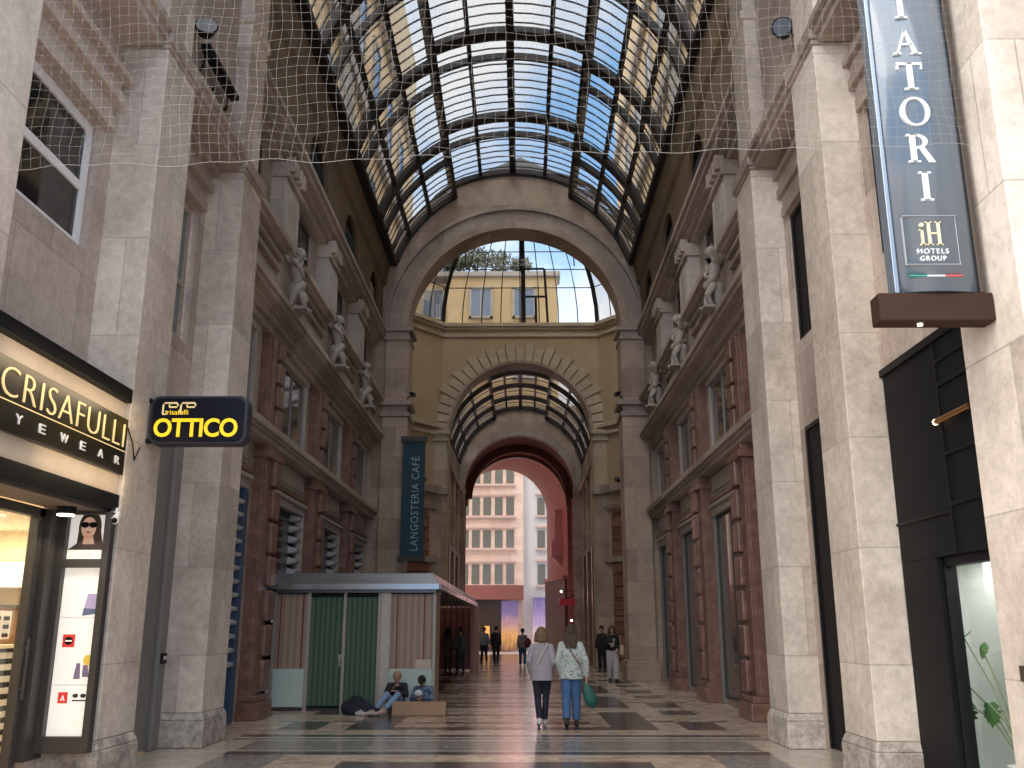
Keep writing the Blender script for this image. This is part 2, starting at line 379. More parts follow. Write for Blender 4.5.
# ------------------------------------------------------------------ portal: pillars and walls
XL, XR = -4.43, 3.66           # inner faces of the pillars
WL, WR = -5.0, 4.12            # bay walls between the pillars
PY = [(6.5, 7.47), (10.3, 11.28), (13.6, 14.6)]
LEDGE = 8.66
pil_lab = {('L', 0): 'pale stone pillar cropped by the left picture edge, before the eyewear shop window',
           ('L', 1): 'stone pillar that carries the hanging OTTICO sign on its side',
           ('L', 2): 'weathered stone pillar behind the OTTICO sign, next to the red pilasters',
           ('R', 0): 'pale stone pillar that carries the tall blue hotel sign',
           ('R', 1): 'sunlit stone pillar between the black shopfront and the narrow dark panel',
           ('R', 2): 'pale stone pillar beyond the narrow dark panel, beside the red pilasters'}
for side in 'LR':
    face, wall, s = (XL, WL, -1) if side == 'L' else (XR, WR, 1)
    back = wall + s * 0.12
    for i, (y0, y1) in enumerate(PY):
        t = thing('stone_pillar', (face + s * 0.3, (y0 + y1) / 2, 0), pil_lab[(side, i)], 'pillar', 'pillars of the arcade entrance', kind='thing')
        mb = MB(); mb.box(face, back, y0, y1, 0.46, LEDGE); mb.build('shaft', M_PIL, t, bevel=0.012)
        mb = MB()
        e = 0.045
        mb.box(face - s * e, back, y0 - e, y1 + e, 0, 0.36)
        a, b = face - s * e, back
        mb.frustum((min(a, b), max(a, b), y0 - e, y1 + e), (min(face, b), max(face, b), y0, y1), 0.36, 0.46)
        mb.build('plinth', M_PLINTH, t, bevel=0.02)
        mb = MB()
        mb.box(face - s * 0.03, back, y0 - 0.03, y1 + 0.03, LEDGE, LEDGE + 0.06)
        mb.box(face - s * 0.06, back, y0 - 0.06, y1 + 0.06, LEDGE + 0.06, LEDGE + 0.27)
        mb.build('capital', M_TRIM, t, bevel=0.01)
        mb = MB()
        mb.box(face + s * 0.07, back, y0 + 0.06, y1 - 0.06, LEDGE + 0.27, 11.45)
        mb.box(face + s * 0.02, back, y0 + 0.0, y1 - 0.0, 11.45, 11.6)
        mb.box(face + s * 0.07, back, y0 + 0.06, y1 - 0.06, 11.6, 14.2)
        mb.build('upper_shaft', M_PIL, t, bevel=0.012)
    # ledge beams that tie the pillars together
    for i in (0, 1):
        ya, yb = PY[i][1] + 0.07, PY[i + 1][0] - 0.07
        mb = MB()
        mb.box(face + s * 0.05, back, ya, yb, LEDGE + 0.0, LEDGE + 0.1)
        mb.box(face - s * 0.0, back, ya, yb, LEDGE + 0.1, LEDGE + 0.2)
        mb.box(face - s * 0.06, back, ya, yb, LEDGE + 0.2, LEDGE + 0.3)
        o = mb.build('trim_%d' % (1 + i + (0 if side == 'L' else 2)), M_TRIM, bevel=0.008)
        tag(o, 'stone ledge beam between the %s pillars of the %s side of the entrance' % (('first', 'last')[i] + ' two', ('left', 'right')[side == 'R']), 'ledge', kind='structure')
    # wall of the bays, with its openings
    holes = {'L': [(7.47, 9.98, [(0, 2.86), (5.78, 7.38)]), (11.28, 13.35, [(0.0, 4.5), (5.7, 7.85)])],
             'R': [(7.47, 10.08, [(0, 4.38), (5.72, 7.62)]), (11.28, 13.38, [(0.0, 4.42), (5.7, 7.75)])]}[side]
    wb = MB(); x0, x1 = wall, wall + s * 0.12
    ends = [PY[0][1], PY[1][0], PY[1][1], PY[2][0]]
    for k, (ya, yb, zs) in enumerate(holes):
        wb.box(x0, x1, yb, ends[2 * k + 1], 0, LEDGE)
        z = 0.0
        for (za, zb) in zs:
            if za > z: wb.box(x0, x1, ya, yb, z, za)
            z = zb
        wb.box(x0, x1, ya, yb, z, LEDGE)
        wb.box(face + s * 0.28, face + s * 0.8, ends[2 * k], ends[2 * k + 1], LEDGE + 0.3, 14.2)
    wb.box(wall, wall + s * 8, 5.6, 6.5, 0, 14.2) if side == 'L' else wb.box(wall, wall + s * 8, 5.6, 6.5, 0, 14.2)  # unseen facade wings, placed to block light from the sides
    o = wb.build('wall_left_entrance' if side == 'L' else 'wall_right_entrance', M_PILW)
    tag(o, 'rough stone wall between the %s entrance pillars' % ('left', 'right')[side == 'R'], 'wall', kind='structure')

# mouldings over and around the entrance windows
def lintel(par, x, s, y0, y1, z, d=1.0):
    mb = MB()
    mb.box(x, x - s * 0.10 * d, y0 - 0.12, y1 + 0.12, z, z + 0.17)
    mb.box(x, x - s * 0.05 * d, y0 - 0.12, y1 + 0.14, z + 0.17, z + 0.36)
    mb.box(x, x - s * 0.16 * d, y0 - 0.18, y1 + 0.20, z + 0.36, z + 0.50)
    mb.box(x, x - s * 0.10 * d, y0 - 0.15, y1 + 0.16, z + 0.50, z + 0.68)
    mb.box(x, x - s * 0.22 * d, y0 - 0.22, y1 + 0.24, z + 0.68, z + 0.78)
    return mb.build('lintel', M_TRIM, par, bevel=0.012)

def framed_window(name, x, s, y0, y1, z0, z1, fm, gm, label, cat='window', bars=(), posts=(), fw=0.09, depth=0.16, lint=True, back=True, ld=1.0):
    """window in a wall whose face is x; s points out of the room into the wall"""
    t = thing(name, (x, (y0 + y1) / 2, z0), label, cat, kind='structure')
    xa, xb = x + s * (depth - 0.06), x + s * depth
    mb = MB()
    for (a, b, c, d) in ((y0, y0 + fw, z0, z1), (y1 - fw, y1, z0, z1), (y0 + fw, y1 - fw, z0, z0 + fw), (y0 + fw, y1 - fw, z1 - fw, z1)):
        mb.box(xa, xb, a, b, c, d)
    for z in bars: mb.box(xa, xb, y0 + fw, y1 - fw, z - fw * 0.45, z + fw * 0.45)
    for y in posts: mb.box(xa, xb, y - fw * 0.45, y + fw * 0.45, z0 + fw, z1 - fw)
    mb.build('frame', fm, t, bevel=0.006)
    mb = MB(); mb.box(xb - s * 0.03, xb - s * 0.015, y0 + fw * 0.5, y1 - fw * 0.5, z0 + fw * 0.5, z1 - fw * 0.5); mb.build('pane', gm, t)
    if back:
        mb = MB(); mb.box(xb + s * 0.25, xb + s * 0.3, y0 - 0.2, y1 + 0.2, z0 - 0.2, z1 + 0.2); mb.build('dark_interior', M_VOID, t)
    if lint: lintel(t, x, s, y0, y1, z1 + 0.02, ld)
    return t

framed_window('window_1', WL, -1, 7.5, 9.98, 5.78, 7.38, M_WHITE, M_DKGLASS, 'white-framed upper window above the CRISAFULLI sign', bars=(6.55,), fw=0.12, back=False)
framed_window('window_2', WL, -1, 11.3, 13.3, 5.7, 7.85, M_TRIM, simple('greenish_glass', (0.16, 0.19, 0.185), 0.12, spec=0.7), 'greenish upper window between the two left stone pillars above the OTTICO sign', bars=(6.6,), fw=0.1, back=False)
framed_window('window_3', WR, 1, 7.5, 10.08, 5.72, 7.62, M_BLACK, M_BLACK2, 'dark upper window half hidden by the tall blue hotel sign', fw=0.07, depth=0.1, back=False, ld=0.55)
framed_window('window_4', WR, 1, 11.3, 13.38, 5.7, 7.75, M_BLACK, M_BLACK2, 'dark narrow upper window between the two right stone pillars', fw=0.07, depth=0.1, back=False, ld=0.55)
t = thing('door_1', (WR, 12.3, 0), 'tall charcoal panel at street level between the two right stone pillars', 'panel door', kind='structure')
mb = MB(); mb.box(WR + 0.03, WR + 0.1, 11.3, 13.38, 0.04, 4.42); mb.build('leaf', M_BLACK2, t)
mb = MB(); mb.box(WR + 0.0, WR + 0.1, 13.32, 13.38, 0.04, 4.42); mb.box(WR, WR + 0.1, 11.28, 13.32, 4.36, 4.42); mb.build('frame', M_BLACK, t)
t = thing('door_2', (WL, 12.4, 0), 'grey metal panel at street level behind the left pillar under the OTTICO sign', 'panel door', kind='structure')
mb = MB(); mb.box(WL - 0.1, WL - 0.02, 11.3, 13.35, 0.02, 4.5); mb.build('leaf', M_GREYP, t)
mb = MB(); mb.box(WL - 0.04, WL + 0.05, 13.22, 13.5, 0.0, 4.5); mb.build('jamb', M_GREYP, t, bevel=0.03)
mb = MB(); mb.box(WL + 0.05, WL + 0.08, 13.28, 13.44, 1.12, 1.26); mb.box(WL + 0.08, WL + 0.09, 13.31, 13.41, 1.17, 1.22, 1)
tag(mb.build('doorbell', [M_BLACK, simple('bell_plate', (0.5, 0.5, 0.5), 0.3)], loc=(WL, 13.36, 1.12)), 'small black doorbell box on the grey jamb beside the left pillar', 'doorbell')

# ------------------------------------------------------------------ gallery walls
YG0, YG1 = 14.6, 30.3
BAYS = [(15.95, 0.95), (20.05, 1.12), (24.35, 1.12), (28.6, 1.12)]
PIL = [17.9, 22.2, 26.5]
def gx(s, u): return AX + s * u
FLOORS = [(0.12, 4.05, 1.22), (5.3, 7.05, 1.02), (9.05, 10.75, 0.74)]
ordn = ['first', 'second', 'third', 'fourth']
M_SHUT = simple('shutter_slat', (0.55, 0.53, 0.53), 0.5)
M_FRM = simple('window_frame_grey', (0.27, 0.25, 0.245), 0.5)
M_GLR = simple('shop_glass_right', (0.13, 0.11, 0.088), 0.05, spec=0.8, coat=0.3)
def amber_reflection_glass():
    m, nt, b = nodes_of('painted_amber_reflection')  # amber reflections painted into the glass colour with noise
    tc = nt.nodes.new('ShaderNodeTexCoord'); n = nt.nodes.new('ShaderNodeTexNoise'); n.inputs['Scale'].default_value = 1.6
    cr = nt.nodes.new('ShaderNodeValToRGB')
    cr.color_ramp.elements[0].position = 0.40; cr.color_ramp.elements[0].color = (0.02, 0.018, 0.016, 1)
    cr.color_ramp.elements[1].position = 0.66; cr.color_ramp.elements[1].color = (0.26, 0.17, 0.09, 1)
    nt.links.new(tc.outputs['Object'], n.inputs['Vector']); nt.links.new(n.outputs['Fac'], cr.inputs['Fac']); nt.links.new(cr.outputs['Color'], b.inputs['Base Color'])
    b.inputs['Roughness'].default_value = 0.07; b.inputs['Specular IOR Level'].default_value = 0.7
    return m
M_AMB = amber_reflection_glass()
wn_count = 4
for s, sn in ((-1, 'left'), (1, 'right')):
    wb = MB(); xa, xb = gx(s, 4.75), gx(s, 5.3)
    zprev = 0.0
    for (za, zb, hwf) in FLOORS:
        wb.box(xa, xb, YG0, YG1, zprev, za)
        y = YG0
        for (yc, hw) in BAYS:
            h = hw * (1.0 if hwf > 1 and yc < 17 else hwf)
            wb.box(xa, xb, y, yc - h, za, zb); y = yc + h
        wb.box(xa, xb, y, YG1, za, zb)
        zprev = zb
    wb.box(xa, xb, YG0, YG1, zprev, 11.35)
    o = wb.build('wall_' + sn, M_WALL)
    tag(o, 'carved stone %s wall of the glass-roofed gallery' % sn, 'wall', kind='structure')
    # continuous mouldings
    mb = MB()
    mb.box(gx(s, 4.8), gx(s, 4.46), YG0, YG1, 5.0, 5.1); mb.box(gx(s, 4.8), gx(s, 4.4), YG0, YG1, 5.1, 5.16); mb.box(gx(s, 4.8), gx(s, 4.34), YG0, YG1, 5.16, 5.3)
    tag(mb.build('trim_%d' % (5 if s < 0 else 6), M_TRIM, bevel=0.012), 'thin stone string course above the ground floor of the %s gallery wall' % sn, 'moulding', kind='structure')
    mb = MB()
    mb.box(gx(s, 4.8), gx(s, 4.58), YG0, YG1, 7.22, 7.36); mb.box(gx(s, 4.8), gx(s, 4.48), YG0, YG1, 7.36, 7.5); mb.box(gx(s, 4.8), gx(s, 4.26), YG0, YG1, 7.56, 7.66); mb.box(gx(s, 4.8), gx(s, 4.2), YG0, YG1, 7.66, 7.78); mb.box(gx(s, 4.8), gx(s, 4.42), YG0, YG1, 7.5, 7.56)
    tag(mb.build('trim_%d' % (7 if s < 0 else 8), M_TRIM, bevel=0.012), 'projecting stone cornice below the statues on the %s gallery wall' % sn, 'cornice', kind='structure')
    mb = MB()
    mb.box(gx(s, 4.8), gx(s, 4.55), YG0, YG1, 10.85, 11.0); mb.box(gx(s, 4.8), gx(s, 4.42), YG0, YG1, 11.0, 11.12); mb.box(gx(s, 4.8), gx(s, 4.28), YG0, YG1, 11.12, 11.24); mb.box(gx(s, 4.8), gx(s, 4.2), YG0, YG1, 11.24, 11.36)
    tag(mb.build('trim_%d' % (9 if s < 0 else 10), M_TRIM, bevel=0.012), 'top stone cornice under the vault on the %s gallery wall' % sn, 'cornice', kind='structure')
    # balcony parapets between the statues
    spans = [(YG0 + 0.02, PIL[0] - 0.56), (PIL[0] + 0.56, PIL[1] - 0.56), (PIL[1] + 0.56, PIL[2] - 0.56), (PIL[2] + 0.56, YG1 - 0.35)]
    for k, (ya, yb) in enumerate(spans):
        t = thing('stone_parapet', (gx(s, 4.5), (ya + yb) / 2, 7.78), 'moulded stone parapet below the upper window of the %s bay of the %s gallery wall' % (ordn[k], sn), 'parapet', 'parapets above the gallery cornice')
        mb = MB()
        mb.box(gx(s, 4.76), gx(s, 4.55), ya, yb, 7.78, 8.9)
        mb.box(gx(s, 4.56), gx(s, 4.47), ya + 0.12, yb - 0.12, 8.0, 8.28); mb.box(gx(s, 4.56), gx(s, 4.43), ya, yb, 8.42, 8.52); mb.box(gx(s, 4.56), gx(s, 4.38), ya, yb, 8.62, 8.72)
        mb.build('panel', M_WALL, t, bevel=0.01)
        mb = MB(); mb.box(gx(s, 4.76), gx(s, 4.28), ya, yb, 8.78, 8.86); mb.box(gx(s, 4.76), gx(s, 4.2), ya, yb, 8.86, 9.0); mb.build('coping', M_TRIM, t, bevel=0.01)
    # pilasters
    for k, yc in enumerate(PIL):
        t = thing('rusticated_pilaster', (gx(s, 4.6), yc, 0), 'red granite ground-floor pilaster with grooved blocks, %s from the entrance on the %s gallery wall' % (ordn[k], sn), 'pilaster', 'red ground-floor pilasters')
        mb = MB(); mb.box(gx(s, 4.8), gx(s, 4.36), yc - 0.52, yc + 0.52, 0, 0.3); mb.box(gx(s, 4.8), gx(s, 4.41), yc - 0.47, yc + 0.47, 0.3, 0.42); mb.build('plinth', M_RED, t, bevel=0.02)
        mb = MB(); mb.box(gx(s, 4.8), gx(s, 4.56), yc - 0.42, yc + 0.42, 0.42, 5.0)
        mb.box(gx(s, 4.7), gx(s, 4.5), yc - 0.40, yc - 0.05, 0.42, 4.9)
        mb.build('shaft', M_RED, t, bevel=0.01)
        mb = MB(); z = 0.46
        while z < 4.75:
            mb.box(gx(s, 4.7), gx(s, 4.42), yc + 0.0, yc + 0.47, z, min(z + 0.56, 4.85)); z += 0.63
        mb.build('grooved_blocks', M_RED, t, bevel=0.035)
        mb = MB(); mb.box(gx(s, 4.8), gx(s, 4.4), yc - 0.5, yc + 0.5, 4.72, 4.86); mb.box(gx(s, 4.8), gx(s, 4.46), yc - 0.45, yc + 0.45, 4.86, 5.0); mb.build('capital', M_RED, t, bevel=0.015)
        t = thing('upper_pilaster', (gx(s, 4.6), yc, 5.3), 'red granite first-floor pilaster with grooved blocks, %s from the entrance on the %s gallery wall' % (ordn[k], sn), 'pilaster', 'red first-floor pilasters')
        mb = MB(); mb.box(gx(s, 4.8), gx(s, 4.58), yc - 0.42, yc + 0.42, 5.3, 7.22); mb.box(gx(s, 4.7), gx(s, 4.52), yc - 0.36, yc - 0.06, 5.3, 7.15); mb.build('shaft', M_RED, t, bevel=0.01)
        mb = MB(); z = 5.34
        while z < 7.1:
            mb.box(gx(s, 4.7), gx(s, 4.47), yc + 0.02, yc + 0.45, z, min(z + 0.42, 7.18)); z += 0.48
        mb.build('grooved_blocks', M_RED, t, bevel=0.03)
        t = thing('panelled_pilaster', (gx(s, 4.6), yc, 7.78), 'pale grey panelled upper pilaster behind the %s statue of the %s gallery wall' % (ordn[k], sn), 'pilaster', 'grey panelled pilasters under the vault')
        mb = MB(); mb.box(gx(s, 4.8), gx(s, 4.5), yc - 0.55, yc + 0.55, 7.78, 9.0); mb.box(gx(s, 4.8), gx(s, 4.44), yc - 0.55, yc + 0.55, 8.86, 9.02); mb.build('pedestal', M_WALL, t, bevel=0.012)
        mb = MB(); mb.box(gx(s, 4.8), gx(s, 4.45), yc - 0.55, yc + 0.55, 9.02, 10.5)
        for (a, b) in ((-0.5, -0.36), (-0.28, 0.28), (0.36, 0.5)): mb.box(gx(s, 4.5), gx(s, 4.405), yc + a, yc + b, 9.15, 10.35)
        mb.build('shaft', M_PANEL, t, bevel=0.012)
        mb = MB(); mb.box(gx(s, 4.8), gx(s, 4.38), yc - 0.6, yc + 0.6, 10.5, 10.62); mb.box(gx(s, 4.8), gx(s, 4.42), yc - 0.56, yc + 0.56, 10.62, 10.85)
        for a in (-0.42, -0.14, 0.14, 0.42): mb.box(gx(s, 4.5), gx(s, 4.3), yc + a - 0.08, yc + a + 0.08, 10.66, 10.98)
        mb.build('capital', M_TRIM, t, bevel=0.012)
    # windows
    for k, (yc, hw) in enumerate(BAYS):
        h = hw * 1.0 * (1.22 if k else 1.0)
        wn_count += 1
        if s > 0:
            t = framed_window('window_%d' % wn_count, gx(s, 4.75), s, yc - h, yc + h, 0.12, 4.05, M_GREY, M_GLR, 'tall dark shop window in the %s bay of the right gallery wall at ground level' % ordn[k], 'shop window', posts=(yc - 0.1,), fw=0.06, depth=0.06, lint=False, back=False)
            mb = MB(); mb.box(gx(s, 4.78), gx(s, 4.68), yc + h - 0.02, yc + h + 0.05, 0.0, 4.05); mb.build('jamb', M_GREYP, t, bevel=0.01)
        else:
            t = framed_window('window_%d' % wn_count, gx(s, 4.75), s, yc - h, yc + h, 0.12, 4.05, M_GREY, M_DKGLASS, 'dark ground-floor window with pale shutter slats in the %s bay of the left gallery wall' % ordn[k], 'shop window', fw=0.07, depth=0.16, lint=False, back=False)
            mb = MB()
            z = 1.55 if k else 0.9
            while z < 3.95:
                mb.prism([(0, 0), (0.20, 0.05), (0.22, 0.10), (0, 0.16)], lambda u, v, q, z=z, yc=yc, h=h: (gx(-1, 4.88 - u), yc + h - q, z + v), 0.07, 0.42); z += 0.235
            mb.build('shutter_slats', M_SHUT, t)
            mb = MB(); mb.box(gx(s, 4.8), gx(s, 4.66), yc + h - 0.06, yc + h + 0.1, 0.02, 4.05)
            mb.build('jamb', M_BLUE if k == 0 else M_PANEL, t, bevel=0.01)
        mb = MB()
        mb.box(gx(s, 4.8), gx(s, 4.66), yc - h - 0.1, yc + h + 0.12, 4.05, 4.22); mb.box(gx(s, 4.8), gx(s, 4.6), yc - h - 0.14, yc + h + 0.16, 4.22, 4.3)
        mb.build('lintel', M_PANEL, t, bevel=0.01)
        mb = MB(); mb.box(gx(s, 4.8), gx(s, 4.62), yc - h - 0.2, yc + h + 0.2, 4.34, 4.44); mb.build('red_band', M_RED, t, bevel=0.01)
        mb = MB(); mb.box(gx(s, 4.8), gx(s, 4.70), yc - h, yc + h, 4.5, 4.96); mb.box(gx(s, 4.8), gx(s, 4.67), yc - h + 0.1, yc + h - 0.1, 4.57, 4.9); mb.build('stone_panel', M_PANEL, t, bevel=0.008)
        h = hw * 1.02; wn_count += 1
        t = framed_window('window_%d' % wn_count, gx(s, 4.75), s, yc - h, yc + h, 5.3, 7.05, M_FRM, M_AMB, 'first-floor window with amber reflections painted in its glass in the %s bay of the %s gallery wall' % (ordn[k], sn), posts=(yc,), fw=0.07, depth=0.06, lint=False, back=False)
        mb = MB(); mb.box(gx(s, 4.8), gx(s, 4.69), yc + h - 0.02, yc + h + 0.12, 5.3, 7.05); mb.box(gx(s, 4.8), gx(s, 4.69), yc - h - 0.12, yc - h + 0.02, 5.3, 7.05); mb.box(gx(s, 4.8), gx(s, 4.66), yc - h - 0.16, yc + h + 0.16, 7.05, 7.2); mb.build('surround', M_PANEL, t, bevel=0.012)
        h = hw * 0.74; wn_count += 1
        t = framed_window('window_%d' % wn_count, gx(s, 4.75), s, yc - h, yc + h, 9.05, 10.75, M_BRONZE, M_DKGLASS, 'dark upper window behind the parapet in the %s bay of the %s gallery wall' % (ordn[k], sn), posts=(yc,), bars=(10.1,), fw=0.07, depth=0.08, lint=False, back=False)
    # lower flank of the vault with its arched openings
    def outline():
        pts = [(YG0, 12.95), (YG0, 11.36)]
        for (yc, hw) in BAYS[1:]:
            r = 1.0
            pts += [(yc - r, 11.36)] + [(yc - r * cos(a * pi / 12), 11.95 + r * 0.85 * sin(a * pi / 12)) for a in range(13)] + [(yc + r, 11.36)]
        pts += [(YG1, 11.36), (YG1, 12.95)]
        return pts
    mb = MB()
    mb.prism(outline(), lambda u, v, q: (gx(s, q), u, v), 4.42, 4.52)
    n = 10; R0, zc = 4.34, 12.62
    prof = [(4.42, 12.95)] + [(R0 * cos(a), zc + R0 * sin(a)) for a in [radians(6 + (17.5 - 6) * i / n) for i in range(n + 1)]]
    prof += [(4.75, prof[-1][1]), (4.75, 12.95)]
    mb.prism(prof, lambda u, v, q: (gx(s, u), q, v), YG0, YG1)
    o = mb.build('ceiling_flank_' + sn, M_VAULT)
    tag(o, 'dark plastered lower flank of the vault with arched openings on the %s side' % sn, 'vault', kind='structure')
    mb = MB(); mb.box(gx(s, 4.98), gx(s, 5.04), YG0, YG1, 11.3, 13.9); mb.box(gx(s, 4.7), gx(s, 5.25), YG0, YG1, 11.25, 11.36)  # near-black sheet takes the place of shade behind the openings
    tag(mb.build('wall_%s_recess' % sn, M_VOID), 'near-black sheet painting the shade behind the arched vault openings on the %s side' % sn, 'wall', kind='structure')

# ------------------------------------------------------------------ glass roofs
def skylight(name, label, ax, R, zc, base_deg, lant_deg, lift, ribs, y0, y1, ncol_side, ncol_mid, bar, rib_d, thick):
    """barrel glass roof: angles measured from the crown; |angle| < lant_deg is the raised lantern"""
    t = thing(name, (ax, (y0 + y1) / 2, zc), label, 'glass roof', kind='structure')
    def P(a, y, dr=0.0, raised=False):
        r = R + dr + (lift if raised else 0)
        return (ax + r * sin(a), y, zc + r * cos(a))
    L, B = radians(lant_deg), radians(base_deg)
    cols = []
    for sgn in (-1, 1):
        for i in range(ncol_side):
            a0, a1 = L + (B - L) * i / ncol_side, L + (B - L) * (i + 1) / ncol_side
            cols.append((sgn * a0, sgn * a1, False))
    for i in range(ncol_mid):
        cols.append((-L + 2 * L * i / ncol_mid, -L + 2 * L * (i + 1) / ncol_mid, True))
    ys = [y0] + [r for r, _ in ribs] + [y1]
    # panes with their fine glazing bars
    for (a0, a1, up) in cols:
        for j in range(len(ys) - 1):
            ya, yb = ys[j], ys[j + 1]
            mb = MB()
            am = (a0 + a1) / 2
            mb.add([P(a0, ya, 0, up), P(am, ya, 0, up), P(a1, ya, 0, up), P(a1, yb, 0, up), P(am, yb, 0, up), P(a0, yb, 0, up)], [(0, 1, 4, 5), (1, 2, 3, 4)], 0)
            nb = max(1, round((yb - ya) / bar))
            for k in range(1, nb):
                y = ya + (yb - ya) * k / nb
                w = 0.018
                q = [P(a0, y - w, -0.005, up), P(am, y - w, -0.005, up), P(a1, y - w, -0.005, up), P(a1, y + w, -0.005, up), P(am, y + w, -0.005, up), P(a0, y + w, -0.005, up)]
                q2 = [P(a0, y - w, -0.035, up), P(am, y - w, -0.035, up), P(a1, y - w, -0.035, up), P(a1, y + w, -0.035, up), P(am, y + w, -0.035, up), P(a0, y + w, -0.035, up)]
                mb.add(q + q2, [(6, 7, 10, 11), (7, 8, 9, 10), (0, 1, 7, 6), (1, 2, 8, 7), (3, 4, 10, 9), (4, 5, 11, 10)], 1)
            mb.build('glazed_panel', [M_GLASS, M_IRON], t)
    # ribs across
    for (y, w) in ribs + [(y1, 0.25)]:
        for seg in ((-B, -L, False), (-L, L, True), (L, B, False)):
            mb = MB(); n = 14; vs = []
            for i in range(n + 1):
                a = seg[0] + (seg[1] - seg[0]) * i / n
                for (dy, dr) in ((-w / 2, 0.03), (w / 2, 0.03), (w / 2, -rib_d), (-w / 2, -rib_d)): vs.append(P(a, y + dy, dr, seg[2]))
            fs = [(4 * i + k, 4 * i + (k + 1) % 4, 4 * i + 4 + (k + 1) % 4, 4 * i + 4 + k) for i in range(n) for k in range(4)] + [(3, 2, 1, 0), (4 * n, 4 * n + 1, 4 * n + 2, 4 * n + 3)]
            mb.add(vs, fs); mb.build('arched_rib', M_IRON, t)
    # ribs along
    edges = sorted({round(c[0], 5) for c in cols} | {round(c[1], 5) for c in cols})
    for a in edges:
        mb = MB()
        inl = abs(a) < L - 1e-3
        up = inl
        w = thick * (2.0 if abs(a) < 1e-3 else 1.0) / 2 / R
        lo = -rib_d * 0.6
        q = [P(a - w, y, d, up) for y in (y0, y1) for d in (0.03, lo)] + [P(a + w, y, d, up) for y in (y0, y1) for d in (0.03, lo)]
        if abs(abs(a) - L) < 1e-3:     # upstand between lantern and side
            q = [P(a - w, y, d, False) for y in (y0, y1) for d in (lift + 0.03, lo)] + [P(a + w, y, d, False) for y in (y0, y1) for d in (lift + 0.03, lo)]
        mb.add(q, [(0, 1, 3, 2), (4, 5, 7, 6), (0, 2, 6, 4), (1, 3, 7, 5), (0, 1, 5, 4), (2, 3, 7, 6)])
        mb.build('roof_bar', M_IRON, t)
    return t

skylight('ceiling_glass_vault', 'glazed barrel roof with dark iron ribs over the gallery', -0.29, 4.28, 12.62, 73, 28.3, 0.42,
         [(17.9, 0.36), (19.0, 0.13), (22.2, 0.36), (23.3, 0.13), (26.5, 0.36), (27.6, 0.13)], 13.9, 30.3, 3, 4, 0.40, 0.15, 0.10)
mb = MB()
for s in (-1, 1):
    mb.box(-0.29 + s * 4.0, -0.29 + s * 4.55, 13.9, 30.3, 13.72, 13.9)
tag(mb.build('trim_11', M_IRON), 'dark iron gutter beams along both feet of the glazed roof', 'beam', kind='structure')

# ------------------------------------------------------------------ great arch at the end of the first gallery
def arch_wall(name, cx, r, zs, y0, y1, outer, mat, label, jamb=None, n=48, cat='arch wall'):
    """outer: list of XZ points from lower left, over the top, to lower right"""
    j = r if jamb is None else jamb
    pts = list(outer) + [(cx + j, 0.0), (cx + j, zs)] + [(cx + r * cos(pi * i / n), zs + r * sin(pi * i / n)) for i in range(n + 1)] + [(cx - j, zs), (cx - j, 0.0)]
    mb = MB(); mb.prism(pts, lambda u, v, q: (u, q, v), y0, y1)
    return tag(mb.build(name, mat), label, cat, kind='structure')
top = [(-0.29 + 4.5 * sin(a), 12.62 + 4.5 * cos(a)) for a in [radians(-73 + 146 * i / 30) for i in range(31)]]
arch_wall('wall_arch', -0.22, 3.64, 11.45, 30.3, 31.3, [(-6.2, 0), (-6.2, 13.6)] + [p for p in top] + [(5.7, 13.6), (5.7, 0)], M_ARCH, 'great stone arch wall closing the first gallery', jamb=3.56)
t = thing('archivolt', (-0.22, 30.25, 11.45), 'moulded stone ring around the great arch at the end of the glass gallery', 'arch ring')
mb = MB(); mb.ring(-0.22, 11.45, 3.60, 3.86, 30.12, 30.34, n=56); mb.build('inner_ring', M_ARCH, t, bevel=0.01)
mb = MB(); mb.ring(-0.22, 11.45, 3.86, 4.30, 30.2, 30.34, n=56); mb.build('outer_ring', M_TRIM, t, bevel=0.01)
mb = MB(); mb.ring(-0.22, 11.45, 4.30, 4.42, 30.1, 30.34, n=56); mb.build('hood_mould', M_TRIM, t)
for s, sn in ((-1, 'left'), (1, 'right')):
    t = thing('arch_pier', (-0.22 + s * 3.95, 30.2, 0), 'stone pier that carries the %s foot of the great arch' % sn, 'pier', 'piers of the great arch')
    cx = -0.22
    def bx(mb, a, b, y0, z0, z1): mb.box(cx + s * a, cx + s * b, y0, 31.36, z0, z1)
    mb = MB(); bx(mb, 3.42, 4.5, 30.04, 0, 0.5); bx(mb, 3.46, 4.46, 30.08, 0.5, 0.6); mb.build('plinth', M_ARCH, t, bevel=0.02)
    mb = MB(); bx(mb, 3.54, 4.4, 30.15, 0.6, 8.35); mb.build('shaft', M_ARCH, t, bevel=0.015)
    mb = MB(); bx(mb, 3.48, 4.46, 30.08, 8.35, 8.5); bx(mb, 3.56, 4.4, 30.15, 8.5, 8.72); bx(mb, 3.4, 4.55, 30.0, 8.72, 8.9); mb.build('band', M_TRIM, t, bevel=0.012)
    mb = MB(); bx(mb, 3.58, 4.36, 30.17, 8.9, 11.0); mb.build('upper_shaft', M_ARCH, t, bevel=0.015)
    mb = MB(); bx(mb, 3.52, 4.42, 30.1, 11.0, 11.12); bx(mb, 3.56, 4.4, 30.14, 11.12, 11.3); bx(mb, 3.44, 4.5, 30.04, 11.3, 11.45); mb.build('impost', M_TRIM, t, bevel=0.012)

